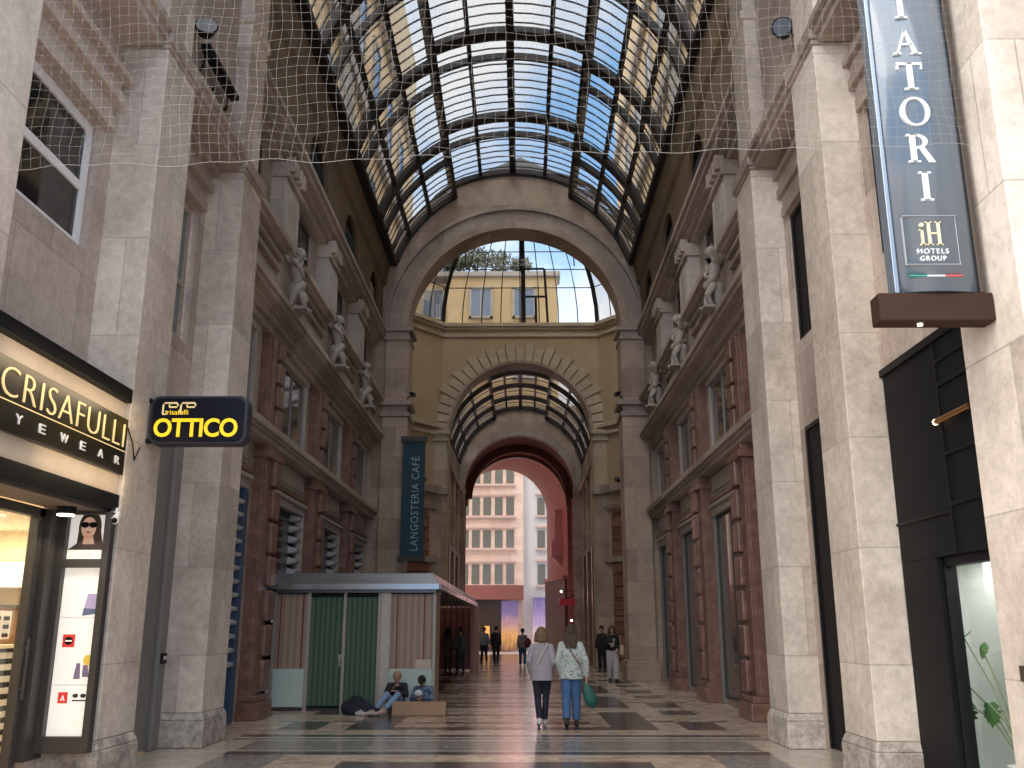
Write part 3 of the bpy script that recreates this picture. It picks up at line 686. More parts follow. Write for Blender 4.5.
# ------------------------------------------------------------------ octagon
OX = -0.05
def oct_wall(mb, p, q, z0, z1, out, mat=0):
    """slab between plan points p and q, thickness out to the outside of the octagon"""
    d = (Vector((q[0], q[1], 0)) - Vector((p[0], p[1], 0))).normalized(); nrm = Vector((-d.y, d.x, 0))
    c = Vector((OX, 34.7, 0)); mid = Vector(((p[0] + q[0]) / 2, (p[1] + q[1]) / 2, 0))
    if (mid - c).dot(nrm) < 0: nrm = -nrm
    a, b = sorted(out)
    pts = [Vector((p[0], p[1], 0)) + nrm * a, Vector((q[0], q[1], 0)) + nrm * a, Vector((q[0], q[1], 0)) + nrm * b, Vector((p[0], p[1], 0)) + nrm * b]
    mb.prism([(v.x, v.y) for v in pts], lambda u, v, t: (u, v, t), z0, z1, mat)
OB = [(OX - 3.3, 38.0), (OX - 5.4, 35.3), (OX - 5.4, 34.0), (OX - 3.9, 31.3)]
for s, sn in ((-1, 'left'), (1, 'right')):
    P = [(OX + (-s) * (x - OX) if False else OX + s * abs(x - OX), y) for x, y in OB]
    mb = MB()
    for a, b in ((0, 1), (1, 2), (2, 3)): oct_wall(mb, P[a], P[b], 0, 14.1, (0.0, 0.5))
    tag(mb.build('wall_octagon_' + sn, M_OCHRE), 'ochre plastered %s walls of the octagon behind the great arch' % sn, 'wall', kind='structure')
    # rusticated red panels, belts and pilaster strips on the slanting wall
    t = thing('rusticated_facing', (P[0][0], P[0][1], 0), 'red brick-like stone panel on the slanting %s wall behind the great arch' % sn, 'stone panel', 'red stone panels of the octagon')
    L = lambda k: (P[0][0] + (P[1][0] - P[0][0]) * k, P[0][1] + (P[1][1] - P[0][1]) * k)
    for (z0, z1) in ((0.35, 4.1), (4.3, 6.2)):
        mb = MB(); z = z0
        while z < z1 - 0.1:
            oct_wall(mb, L(0.2), L(0.62), z, min(z + 0.5, z1), (-0.14, 0.05)); z += 0.56
        mb.build('block_course', M_RUST, t, bevel=0.03)
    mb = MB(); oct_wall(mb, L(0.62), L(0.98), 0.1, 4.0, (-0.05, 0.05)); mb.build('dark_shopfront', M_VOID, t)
    t = thing('belt_course', (P[0][0], P[0][1], 4.1), 'stone belts across the slanting %s wall behind the great arch' % sn, 'moulding', 'stone belts of the octagon')
    mb = MB(); oct_wall(mb, L(0.02), L(1.0), 4.1, 4.3, (-0.2, 0.05)); mb.build('lower_belt', M_TRIM, t)
    mb = MB(); oct_wall(mb, L(0.02), L(1.0), 6.2, 6.35, (-0.16, 0.05)); oct_wall(mb, L(0.02), L(1.0), 6.85, 7.15, (-0.3, 0.05)); mb.build('middle_belt', M_TRIM, t)
    mb = MB(); oct_wall(mb, L(0.02), L(1.0), 9.25, 9.38, (-0.16, 0.05)); oct_wall(mb, L(0.02), L(1.0), 9.55, 9.7, (-0.25, 0.05)); mb.build('upper_belt', M_OCHRES, t)
    # column strip beside the lower arch
    t = thing('tall_pilaster', (OX + s * 3.35, 37.8, 0), 'tall pale pilaster on the %s of the lower arch' % sn, 'pilaster', 'pilasters of the lower arch')
    def bx(mb, a, b, y0, z0, z1): mb.box(OX + s * a, OX + s * b, y0, 38.05, z0, z1)
    mb = MB(); bx(mb, 2.9, 3.75, 37.55, 0, 0.6); mb.build('plinth', M_TRIM, t, bevel=0.02)
    mb = MB(); bx(mb, 3.0, 3.65, 37.68, 0.6, 6.8); mb.build('shaft', M_ARCH, t, bevel=0.015)
    mb = MB(); bx(mb, 2.92, 3.75, 37.55, 6.8, 7.05); mb.build('ledge', M_TRIM, t, bevel=0.01)
    mb = MB(); bx(mb, 3.02, 3.62, 37.7, 7.05, 9.0); mb.build('upper_shaft', M_OCHRES, t, bevel=0.015)
    mb = MB(); bx(mb, 2.96, 3.7, 37.6, 9.0, 9.12); bx(mb, 3.0, 3.66, 37.66, 9.12, 9.28); bx(mb, 2.9, 3.78, 37.52, 9.28, 9.45); mb.build('capital', M_OCHRES, t, bevel=0.012)
arch_wall('wall_lower_arch', OX, 2.98, 9.45, 38.0, 38.9, [(OX - 3.75, 0), (OX - 3.75, 14.1), (OX + 3.75, 14.1), (OX + 3.75, 0)], M_OCHRE, 'ochre wall with the lower arch under the glass dome', jamb=2.98)
t = thing('voussoir_ring', (OX, 37.9, 9.45), 'ring of long and short stone blocks around the lower arch', 'arch ring')
nv = 27
for i in range(nv):
    a0, a1 = pi * i / nv + 0.008, pi * (i + 1) / nv - 0.008
    mb = MB(); mb.ring(OX, 9.45, 2.96, 3.82 if i % 2 == 0 else 3.62, 37.84, 38.02, a0, a1, n=3)
    mb.build('arch_block', M_OCHRES, t, bevel=0.02)
mb = MB(); mb.ring(OX, 9.45, 2.9, 3.02, 37.78, 38.9, n=48); mb.build('inner_moulding', M_ARCH, t)
# cornice and glass dome
def octpts(k=1.0, dz=0.0):
    xs = [(OX - 3.3, 38.0), (OX + 3.3, 38.0), (OX + 5.4, 35.3), (OX + 5.4, 34.0), (OX + 3.9, 31.3), (OX - 3.9, 31.3), (OX - 5.4, 34.0), (OX - 5.4, 35.3)]
    c = (OX, 34.65)
    return [(c[0] + (x - c[0]) * k, c[1] + (y - c[1]) * k) for x, y in xs]
mb = MB(); pp = octpts()
for i in (7, 0, 1, 6, 2):
    a, b = pp[i], pp[(i + 1) % 8]
    oct_wall(mb, a, b, 13.55, 13.65, (-0.12, 0.1)); oct_wall(mb, a, b, 13.65, 13.85, (-0.05, 0.1)); oct_wall(mb, a, b, 13.85, 13.95, (-0.22, 0.1)); oct_wall(mb, a, b, 13.95, 14.1, (-0.34, 0.1))
tag(mb.build('trim_12', M_OCHRES), 'pale cornice of the octagon at the foot of the glass dome', 'cornice', kind='structure')
t = thing('ceiling_glass_dome', (OX, 34.65, 14.1), 'faceted glass dome over the octagon, seen through the great arch', 'glass dome', kind='structure')
NT = 7
def dome(k, j, f):
    """point on facet k at height step j, fraction f along the facet"""
    a = radians(66.0 * j / NT); r = cos(a); z = 14.1 + 5.0 * sin(a)
    q = octpts(r); p0, p1 = q[k], q[(k + 1) % 8]
    return Vector((p0[0] + (p1[0] - p0[0]) * f, p0[1] + (p1[1] - p0[1]) * f, z))
for k in range(8):
    mb = MB(); nf = 8 if k == 0 else 4
    vs = [dome(k, j, f) for j in range(NT + 1) for f in (0, 1)]
    mb.add(vs, [(2 * j, 2 * j + 1, 2 * j + 3, 2 * j + 2) for j in range(NT)], 0)
    for i in range(1, nf): mb.tube([dome(k, j, i / nf) for j in range(NT + 1)], 0.022, 4, 1, smooth=False)
    for j in (2, 3, 4, 5, 6): mb.tube([dome(k, j, 0), dome(k, j, 1)], 0.024, 4, 1, smooth=False)
    mb.build('dome_facet', [M_GLASS, M_IRON], t)
    mb = MB(); mb.tube([dome(k, j, 0) for j in range(NT + 1)], 0.10, 6); mb.build('dome_rib', M_IRON, t)
mb = MB(); mb.tube([dome(0, j, 0.52) for j in range(NT + 1)], 0.10, 6); mb.build('dome_mullion', M_IRON, t)
mb = MB()
for (j0, f0, j1, f1) in ((0, 0.53, 0, 0.68), (1.5, 0.53, 1.5, 0.68), (3, 0.53, 3, 0.68), (0, 0.68, 3, 0.68), (0, 0.605, 1.5, 0.605), (0, 0.53, 3, 0.53)):
    mb.tube([dome(0, j0, f0) + Vector((0, -0.06, 0)), dome(0, j1, f1) + Vector((0, -0.06, 0))], 0.055, 5)
mb.build('opening_sash', M_IRON, t)
mb = MB()
for k in range(8): mb.tube([dome(k, NT, 0), dome(k, NT, 1)], 0.12, 6)
top8 = [dome(k, NT, 0) + Vector((0, 0, 0.1)) for k in range(8)]
mb.add(top8 + [Vector((OX, 34.65, 20.2))], [(k, (k + 1) % 8, 8) for k in range(8)], 0)
mb.build('dome_cap', M_IRON, t)

# ------------------------------------------------------------------ second gallery, dark barrel and pink passage
mb = MB()
for s in (-1, 1):
    mb.box(OX + s * 3.2, OX + s * 3.7, 38.9, 48.0, 0, 9.9)
    mb.box(OX + s * 3.05, OX + s * 3.25, 38.9, 48.0, 4.9, 5.1); mb.box(OX + s * 3.0, OX + s * 3.25, 38.9, 48.0, 8.3, 8.55)
o = tag(mb.build('wall_second_gallery', M_WALL), 'stone side walls of the second gallery beyond the lower arch', 'wall', kind='structure')
k = 0
for s, sn in ((-1, 'left'), (1, 'right')):
    for i, yc in enumerate((40.5, 43.4, 46.3)):
        t = thing('pier_strip', (OX + s * 3.1, yc, 0), 'reddish pier strip, %s inside the lower arch on the %s' % (ordn[i], sn), 'pilaster', 'pier strips of the second gallery')
        mb = MB(); mb.box(OX + s * 3.25, OX + s * 3.02, yc - 0.35, yc + 0.35, 0, 4.9); mb.build('lower_strip', M_RED, t, bevel=0.02)
        mb = MB(); mb.box(OX + s * 3.25, OX + s * 3.05, yc - 0.3, yc + 0.3, 5.1, 8.3); mb.build('upper_strip', M_ARCH, t, bevel=0.02)
skylight('ceiling_glass_vault_second', 'smaller glazed barrel roof beyond the lower arch', OX, 3.3, 9.3, 80, 24, 0.25,
         [(40.9, 0.22), (43.2, 0.22), (45.6, 0.22)], 38.9, 48.0, 3, 4, 1.2, 0.16, 0.08)
arch_wall('wall_dark_arch', OX - 0.08, 2.84, 8.5, 48.0, 48.6, [(-4.0, 0), (-4.0, 12.9), (3.9, 12.9), (3.9, 0)], M_ARCH, 'grey stone arch at the end of the second gallery')
t = thing('grey_arch_ring', (OX, 47.9, 8.5), 'grey stone ring around the dark archway at the end of the second gallery', 'arch ring')
mb = MB(); mb.ring(OX - 0.08, 8.5, 2.8, 3.22, 47.8, 48.05, n=40); mb.build('ring', M_TRIM, t)
for s in (-1, 1):
    mb = MB(); mb.box(OX - 0.08 + s * 2.78, OX - 0.08 + s * 3.3, 47.78, 48.05, 0, 8.3); mb.box(OX - 0.08 + s * 2.74, OX - 0.08 + s * 3.36, 47.72, 48.05, 8.3, 8.5); mb.box(OX - 0.08 + s * 2.74, OX - 0.08 + s * 3.36, 47.72, 48.05, 5.6, 5.75)
    mb.build('jamb', M_ARCH, t)
def barrel(name, mat, label, c0, y0, r0, z0, c1, y1, r1, z1, th=0.4, n=28):
    mb = MB(); vs = []
    prof = [(-1, None)] + [(a, True) for a in range(n + 1)] + [(1, None)]
    for (cx, y, r, zs) in ((c0, y0, r0, z0), (c1, y1, r1, z1)):
        for dr in (0, th):
            vs.append((cx - r - dr, y, 0))
            vs += [(cx - (r + dr) * cos(pi * a / n), y, zs + (r + dr) * sin(pi * a / n)) for a in range(n + 1)]
            vs.append((cx + r + dr, y, 0))
    m = n + 3
    fs = []
    for i in range(m - 1):
        fs += [(i, i + 1, 2 * m + i + 1, 2 * m + i), (m + i, m + i + 1, 3 * m + i + 1, 3 * m + i), (i, i + 1, m + i + 1, m + i), (2 * m + i, 2 * m + i + 1, 3 * m + i + 1, 3 * m + i)]
    mb.add(vs, fs)
    return tag(mb.build(name, mat), label, 'vault', kind='structure')
barrel('ceiling_dark_barrel', M_DKPLAST, 'dark reddish barrel vault before the pink passage', OX - 0.08, 48.6, 2.95, 8.5, -0.2, 54.7, 3.1, 8.4)
mb = MB(); mb.ring(OX - 0.1, 8.5, 2.6, 3.0, 51.5, 51.9, n=28)
tag(mb.build('trim_13', M_DKPLAST), 'dark moulded rib under the reddish barrel vault', 'moulding', kind='structure')
barrel('ceiling_pink_passage', M_PINK, 'pink-lit vaulted passage that leads out to the street', -0.30, 54.72, 2.95, 8.45, -1.3, 60.0, 2.9, 8.6)
mb = MB(); mb.ring(-0.28, 8.45, 2.86, 3.12, 54.5, 54.74, n=32)
tag(mb.build('trim_14', M_RED), 'red moulded ring at the mouth of the pink passage', 'moulding', kind='structure')
t = thing('passage_balcony', (2.35, 56.6, 6.2), 'small pink balcony with a dark window on the right wall of the passage', 'balcony')
mb = MB(); mb.box(1.75, 2.4, 55.9, 57.5, 5.7, 5.85); mb.box(1.75, 1.85, 55.9, 57.5, 5.85, 6.6); mb.box(1.85, 2.4, 55.9, 55.98, 5.85, 6.6); mb.build('balustrade', simple('balcony_pink', (0.62, 0.36, 0.34), 0.7), t)
mb = MB(); mb.prism([(0, 0), (0.6, 0), (0.6, -0.7)], lambda u, v, q: (1.8 + u, q, 5.7 + v), 56.2, 57.2); mb.build('bracket', simple('balcony_pink', (0.62, 0.36, 0.34), 0.7), t)
mb = MB(); mb.box(2.05, 2.42, 56.2, 57.2, 6.3, 8.0); mb.build('window', M_VOID, t)
mb = MB(); mb.box(1.98, 2.42, 56.0, 56.2, 5.85, 8.2); mb.box(1.98, 2.42, 57.2, 57.4, 5.85, 8.2); mb.box(1.95, 2.42, 55.95, 57.45, 8.2, 8.4); mb.build('surround', simple('balcony_pink', (0.62, 0.36, 0.34), 0.7), t)
t = thing('passage_shopfront', (2.0, 57.3, 0), 'dark shopfront along the right wall of the pink passage', 'shopfront')
mb = MB(); mb.prism([(2.45, 54.9), (2.62, 54.9), (1.62, 60.0), (1.45, 60.0)], lambda u, v, q: (u, v, q), 0, 4.3); mb.build('front', simple('maroon_front', (0.10, 0.035, 0.03), 0.5), t)
mb = MB(); mb.prism([(2.38, 55.6), (2.5, 55.6), (1.9, 58.6), (1.78, 58.6)], lambda u, v, q: (u, v, q), 0.4, 3.4); mb.build('window', M_VOID, t)
mb = MB(); mb.prism([(2.35, 54.85), (2.62, 54.85), (1.62, 60.05), (1.35, 60.05)], lambda u, v, q: (u, v, q), 4.3, 4.5); mb.build('cornice', M_PINK, t)
lamp('passage_lamp', 'POINT', (-0.5, 55.4, 7.2), 95, (1.0, 0.44, 0.41), shadow_soft_size=0.9)
lamp('passage_lamp_low', 'POINT', (0.9, 53.6, 3.2), 25, (1.0, 0.5, 0.45), shadow_soft_size=0.2)

# ------------------------------------------------------------------ buildings outside
t = thing('stone_office_block', (-3.5, 66, 0), 'sunlit pale stone office block across the far street', 'building')
mb = MB(); mb.box(-16, 0.1, 66.0, 67.0, 0, 19); mb.build('wall', stone('pale_facade', (0.66, 0.45, 0.35), (0.84, 0.62, 0.49), pit=0.05, bw=1.5, bh=0.6), t)
M_FW = simple('facade_window', (0.16, 0.155, 0.13), 0.15)
M_LEDGE = simple('facade_ledge', (0.60, 0.42, 0.34), 0.7)
for ci, xc in enumerate((-4.0, -3.22, -2.44, -1.62, -0.82)):
    for zi, (z0, z1) in enumerate(((4.5, 5.85), (7.0, 8.2), (9.25, 10.5), (11.5, 12.6), (13.6, 14.8))):
        mb = MB(); mb.box(xc - 0.27, xc + 0.27, 65.96, 66.05, z0, z1); w = mb.build('window', M_FW, t)
        mb = MB(); mb.box(xc - 0.4, xc + 0.4, 65.75, 66.02, z0 - 0.2, z0 - 0.06); mb.box(xc - 0.36, xc + 0.36, 65.85, 66.02, z1 + 0.12, z1 + 0.26); mb.build('window_ledge', M_LEDGE, w)
t = thing('pale_facade_block', (3, 66.3, 0), 'bluish pale facade on the right across the far street', 'building')
mb = MB(); mb.box(0.1, 14, 66.3, 67.0, 0, 19); mb.build('wall', simple('cool_pale_render', (0.64, 0.60, 0.58), 0.85, var=0.06, vscale=1), t)
for zi, (z0, z1) in enumerate(((4.5, 5.85), (7.0, 8.2), (9.3, 10.5), (11.6, 12.7))):
    for xc in (1.36, 2.9):
        mb = MB(); mb.box(xc - 0.26, xc + 0.26, 66.24, 66.32, z0, z1); w = mb.build('window', M_FW, t)
        mb = MB(); mb.box(xc - 0.4, xc + 0.4, 66.05, 66.32, z0 - 0.18, z0 - 0.04); mb.box(xc - 0.4, xc + 0.4, 66.1, 66.32, z1 + 0.2, z1 + 0.34); mb.build('window_ledge', M_LEDGE, w)
t = thing('street_shopfront', (-1.6, 65.8, 0), 'glowing shopfront with red awning board across the far street', 'shopfront')
mb = MB(); mb.box(-6, 0.12, 65.2, 65.9, 3.45, 4.4); mb.build('awning_board', simple('awning_red', (0.25, 0.08, 0.062), 0.6), t)
mb = MB(); mb.box(-6, -1.4, 65.6, 65.9, 0.1, 3.45); mb.build('dark_window', simple('warm_dark_window', (0.05, 0.03, 0.02), 0.2), t)
mb = MB(); mb.box(-2.55, -2.2, 65.55, 65.62, 0.4, 1.7); mb.build('lit_display', simple('lit_display', (0.3, 0.15, 0.05), 0.5, emit=(1.0, 0.42, 0.08), es=0.8), t)
def poster_mat(name, stops):
    m, nt, b = nodes_of(name)
    tc = nt.nodes.new('ShaderNodeTexCoord'); sp = nt.nodes.new('ShaderNodeSeparateXYZ'); nt.links.new(tc.outputs['Generated'], sp.inputs[0])
    n = nt.nodes.new('ShaderNodeTexNoise'); n.inputs['Scale'].default_value = 5; nt.links.new(tc.outputs['Generated'], n.inputs['Vector'])
    ma = nt.nodes.new('ShaderNodeMath'); ma.operation = 'MULTIPLY_ADD'; ma.inputs[1].default_value = 0.5; nt.links.new(n.outputs['Fac'], ma.inputs[0])
    sub = nt.nodes.new('ShaderNodeMath'); sub.operation = 'SUBTRACT'; sub.inputs[1].default_value = 0.25; nt.links.new(sp.outputs['Z'], sub.inputs[0]); nt.links.new(sub.outputs[0], ma.inputs[2])
    cr = nt.nodes.new('ShaderNodeValToRGB')
    while len(cr.color_ramp.elements) < len(stops): cr.color_ramp.elements.new(0.5)
    for e, (p, c) in zip(cr.color_ramp.elements, stops): e.position = p; e.color = (*c, 1)
    nt.links.new(ma.outputs[0], cr.inputs['Fac']); nt.links.new(cr.outputs['Color'], b.inputs['Emission Color']); b.inputs['Emission Strength'].default_value = 0.75
    b.inputs['Base Color'].default_value = (0.05, 0.05, 0.05, 1)
    return m
PM = poster_mat('backlit_poster', [(0.0, (0.25, 0.07, 0.02)), (0.3, (0.95, 0.42, 0.08)), (0.5, (0.75, 0.35, 0.28)), (0.75, (0.24, 0.14, 0.35)), (1.0, (0.16, 0.10, 0.28))])
PM2 = poster_mat('backlit_poster_violet', [(0.0, (0.9, 0.35, 0.25)), (0.35, (0.9, 0.6, 0.65)), (0.65, (0.45, 0.3, 0.6)), (1.0, (0.12, 0.10, 0.30))])
mb = MB(); mb.box(-1.4, -0.28, 65.5, 65.6, 0.1, 3.35)
tag(mb.build('backlit_poster', PM, loc=(-0.8, 65.5, 0.1)), 'backlit purple and orange poster under the red awning board', 'poster')
mb = MB(); mb.box(0.75, 1.75, 65.9, 66.0, 0.0, 3.6)
tag(mb.build('backlit_poster', PM2, loc=(1.25, 65.9, 0.3)), 'backlit violet and pink poster on the pale facade', 'poster')

HK = 51.0 / 56.0
def hx(x): return x * HK
def hz(z): return 1.6 + (z - 1.6) * HK
t = thing('yellow_house', (-5, 51.5, 12.9), 'yellow rendered house seen through the glass dome', 'building')
mb = MB(); mb.box(hx(-16), hx(-4.7), 51.3, 52.4, 11.9, hz(22.9)); mb.box(hx(-4.7), hx(2.3), 51.1, 52.4, 11.9, hz(23.3)); mb.build('wall', M_YELLOW, t)
mb = MB(); mb.box(hx(-16.3), hx(2.5), 50.9, 52.5, hz(23.3), hz(23.6)); mb.build('eaves', M_GREYR, t)
for xc in (-2.55, 0.2, -5.6, -8.6):
    for zb in (20.6, 16.6):
        yf = 51.0 if xc > -4.7 else 51.2
        mb = MB(); mb.box(hx(xc - 0.65), hx(xc + 0.65), yf, 51.4, hz(zb), hz(zb + 1.8)); w = mb.build('window', simple('house_window', (0.20, 0.25, 0.33), 0.1, spec=0.8), t)
        mb = MB()
        for (a, b, c, d) in ((-0.75, -0.6, -0.1, 1.95), (0.6, 0.75, -0.1, 1.95), (-0.04, 0.04, 0, 1.8), (-0.75, 0.75, 1.8, 1.95), (-0.75, 0.75, -0.1, 0.02)):
            mb.box(hx(xc + a), hx(xc + b), yf - 0.06, yf + 0.1, hz(zb + c), hz(zb + d))
        mb.build('window_frame', M_GREYR, w)
def leaf_mat(name, c1, c2):
    m, nt, b = nodes_of(name); tc = nt.nodes.new('ShaderNodeTexCoord'); n = nt.nodes.new('ShaderNodeTexNoise'); n.inputs['Scale'].default_value = 3
    mx = nt.nodes.new('ShaderNodeMix'); mx.data_type = 'RGBA'; mx.inputs['A'].default_value = (*c1, 1); mx.inputs['B'].default_value = (*c2, 1)
    nt.links.new(tc.outputs['Object'], n.inputs['Vector']); nt.links.new(n.outputs['Fac'], mx.inputs['Factor']); nt.links.new(mx.outputs['Result'], b.inputs['Base Color']); b.inputs['Roughness'].default_value = 0.8
    return m
M_LEAF = leaf_mat('terrace_leaves', (0.07, 0.085, 0.055), (0.28, 0.30, 0.22))
for i, (xc, r, h) in enumerate(((-3.7, 0.95, 1.35), (-2.6, 0.8, 1.7), (-1.3, 1.0, 1.45), (0.0, 0.7, 1.1), (-5.0, 0.9, 1.3))):
    t = thing('terrace_bush', (xc, 51.7, 21.64), 'green bush on the yellow roof terrace, %s' % ('second from the left', 'third from the left', 'fourth from the left', 'at the right end', 'at the left end')[i], 'bush', 'bushes on the roof terrace')
    mb = MB(); mb.tube([(xc, 51.7, 21.64), (xc + 0.05, 51.7, 21.64 + h * 0.6)], [0.07, 0.04], 6); mb.build('stem', M_BRONZE, t)
    mb = MB(); rr = random.Random(i)
    for _ in range(420):
        d = Vector((rr.gauss(0, 1), rr.gauss(0, 1), rr.gauss(0, 1))).normalized() * rr.uniform(0.2, 1.0)
        p = Vector((xc, 51.7, 21.64 + h * 0.62)) + Vector((d.x * r, d.y * r * 0.8, d.z * h * 0.5))
        a = Vector((rr.gauss(0, 1), rr.gauss(0, 1), rr.gauss(0, 1))).normalized() * 0.16; b = a.orthogonal().normalized() * 0.08
        mb.add([p - a, p - b, p + a, p + b], [(0, 1, 2, 3)])
    mb.build('foliage', M_LEAF, t)
for s, sn in ((-1, 'left'), (1, 'right')):
    t = thing('neighbouring_block', (gx(s, 6.5), 24, 11), 'tan building above the %s side of the glass roof' % sn, 'building')
    mb = MB(); mb.box(gx(s, 5.7), gx(s, 12), 15.5, 48.0, 11.5, 33 if s < 0 else 31); mb.build('wall', M_TAN, t)
    mb = MB(); mb.box(gx(s, 5.45), gx(s, 5.7), 15.4, 48.0, 20.4, 20.9); mb.box(gx(s, 5.45), gx(s, 5.7), 15.4, 48.0, 26.4, 26.9); mb.box(gx(s, 5.55), gx(s, 5.7), 19.0, 20.4, 11.5, 28.5); mb.box(gx(s, 5.55), gx(s, 5.7), 27.5, 29.4, 11.5, 28.5); mb.build('grey_bands', M_GREYR, t)
    for yc in (18, 21.6, 25.2, 30.6, 34.2, 38.0, 42.0):
        for zb in (16.5, 22.5):
            mb = MB(); mb.box(gx(s, 5.62), gx(s, 5.8), yc - 0.6, yc + 0.6, zb, zb + 2.4); w = mb.build('window', M_DKGLASS, t)
            mb = MB(); mb.box(gx(s, 5.58), gx(s, 5.7), yc - 0.8, yc - 0.6, zb - 0.1, zb + 2.6); mb.box(gx(s, 5.58), gx(s, 5.7), yc + 0.6, yc + 0.8, zb - 0.1, zb + 2.6); mb.box(gx(s, 5.58), gx(s, 5.7), yc - 0.6, yc + 0.6, zb + 2.4, zb + 2.6); mb.build('window_frame', M_GREYR, w)
mb = MB(); mb.box(-13, 13, 5.6, 14.0, 14.2, 14.5)  # unseen ceiling added to cut light falling through the open portal top
tag(mb.build('ceiling_entrance_blocker', M_PILW), 'unseen ceiling added over the entrance pillars to cut the light from above', 'ceiling', kind='structure')
mb = MB(); mb.box(-6, 5.4, 13.9, 14.6, 13.9, 14.2)
for s in (-1, 1): mb.box(gx(s, 4.42), gx(s, 5.3), 14.3, 14.6, 11.36, 14.0)
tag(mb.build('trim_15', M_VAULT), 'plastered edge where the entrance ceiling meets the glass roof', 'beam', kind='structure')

# ------------------------------------------------------------------ eyewear shop on the left
M_CREAM = simple('shop_cream_wall', (0.80, 0.70, 0.52), 0.7)
M_WARMST = stone('shop_band_stone', (0.50, 0.41, 0.32), (0.64, 0.54, 0.43), pit=0.1, bw=3, bh=3)
M_GOLD = simple('gold_letter', (0.80, 0.60, 0.25), 0.35, emit=(1.0, 0.80, 0.42), es=0.42)
M_WLET = simple('white_letter', (0.85, 0.83, 0.78), 0.4, emit=(1, 0.95, 0.85), es=0.12)
M_SIGNBK = simple('sign_black', (0.010, 0.009, 0.008), 0.35)
SX = -4.47
mb = MB(); mb.box(-8.6, -8.5, 6.6, 13.5, 0, 3.0); mb.box(-8.6, -5.02, 6.5, 6.6, 0, 3.0); mb.box(-8.6, -5.13, 13.5, 13.6, 0, 3.0); mb.box(-8.6, -5.12, 6.6, 13.5, 2.95, 3.05)
tag(mb.build('wall_shop', M_CREAM), 'cream walls inside the lit eyewear shop', 'wall', kind='structure')
t = thing('shopfront_canopy', (SX, 8.9, 2.84), 'black projecting canopy band with soffit over the eyewear shop door', 'canopy')
mb = MB(); mb.box(SX - 0.55, SX + 0.02, 7.48, 10.29, 2.84, 3.02); mb.build('band', M_BLACK, t, bevel=0.01)
mb = MB(); mb.box(SX - 0.5, SX - 0.06, 7.5, 10.27, 2.815, 2.84); mb.build('soffit', simple('soffit_brown', (0.13, 0.10, 0.085), 0.6), t)
mb = MB(); mb.box(SX - 0.54, SX - 0.02, 7.48, 10.29, 3.02, 4.06); mb.build('stone_band', M_WARMST, t)
mb = MB(); mb.box(SX - 0.54, SX + 0.05, 7.48, 10.29, 4.06, 4.22); mb.build('awning_box', M_BLACK, t, bevel=0.015)
t = thing('shop_sign', (SX, 8.9, 3.25), 'long black CRISAFULLI EYEWEAR sign above the shop door', 'sign')
mb = MB(); mb.box(SX - 0.02, SX + 0.03, 7.48, 10.29, 3.24, 3.87); mb.build('board', M_SIGNBK, t, bevel=0.006)
mb = MB(); mb.box(SX + 0.03, SX + 0.035, 7.48, 10.28, 3.496, 3.506); mb.build('divider_line', M_GOLD, t)
text_mesh('lettering', 'CRISAFULLI', M_GOLD, t, (SX + 0.03, 7.67, 3.54), (0, 1, 0), (0, 0, 1), 2.53, 0.26, 0.012, nrm=(1, 0, 0), offset=-0.022, spacing=1.08)
for k_, ch_ in enumerate('EYEWEAR'):
    text_mesh('small_letter', ch_, M_WLET, t, (SX + 0.03, 7.55 + k_ * 0.413, 3.335), (0, 1, 0), (0, 0, 1), 0.15 if ch_ == 'W' else 0.115, 0.085, 0.012, nrm=(1, 0, 0))
mb = MB(); mb.tube([(SX + 0.04, 10.26, 3.78), (SX + 0.09, 10.32, 3.6), (SX + 0.05, 10.5, 3.45), (SX + 0.05, 10.62, 3.62)], 0.008, 6)
tag(mb.build('sign_cable', M_BLACK, loc=(SX, 10.3, 3.6)), 'thin black cable looping from the shop sign to the OTTICO sign', 'cable')
lamp('sign_wash', 'AREA', (SX + 0.35, 9.0, 4.02), 9, (1.0, 0.78, 0.5), aim((-0.6, 0, -1)), shape='RECTANGLE', size=2.6, size_y=0.1)
lamp('band_wash', 'AREA', (SX + 0.2, 9.4, 3.22), 3.0, (1.0, 0.78, 0.5), aim((-0.8, 0, -0.6)), shape='RECTANGLE', size=1.8, size_y=0.06)
# door glazing, panel
t = thing('shop_door', (-5.1, 8.7, 0), 'glass shop door with dark bronze frame under the CRISAFULLI sign', 'door')
mb = MB()
for (a, b) in ((7.48, 7.56), (8.9, 8.96), (9.76, 9.88)): mb.box(-5.14, -5.04, a, b, 0.02, 2.82)
mb.box(-5.14, -5.04, 7.5, 9.9, 2.72, 2.82); mb.box(-5.14, -5.04, 7.5, 9.9, 0.02, 0.12)
mb.build('frame', M_GREY, t, bevel=0.008)
mb = MB(); mb.box(-5.10, -5.09, 7.56, 8.9, 0.12, 2.72); mb.build('pane', M_PANE, t)
mb = MB(); mb.box(-5.10, -5.09, 8.96, 9.76, 0.12, 2.72); mb.build('pane', M_PANE, t)
mb = MB(); mb.tube([(-5.0, 9.78, 0.9), (-5.0, 9.78, 1.5)], 0.015, 8); mb.tube([(-5.0, 9.78, 1.0), (-5.06, 9.78, 1.0)], 0.01, 6); mb.tube([(-5.0, 9.78, 1.4), (-5.06, 9.78, 1.4)], 0.01, 6); mb.build('handle', M_GREY, t)
mb = MB(); mb.box(-5.13, -4.97, 9.88, 10.29, 0.3, 2.82)
tag(mb.build('side_panel_board', M_GREY, loc=(-5, 10.1, 0.34)), 'anthracite panel between the shop door and the lit poster case', 'panel')
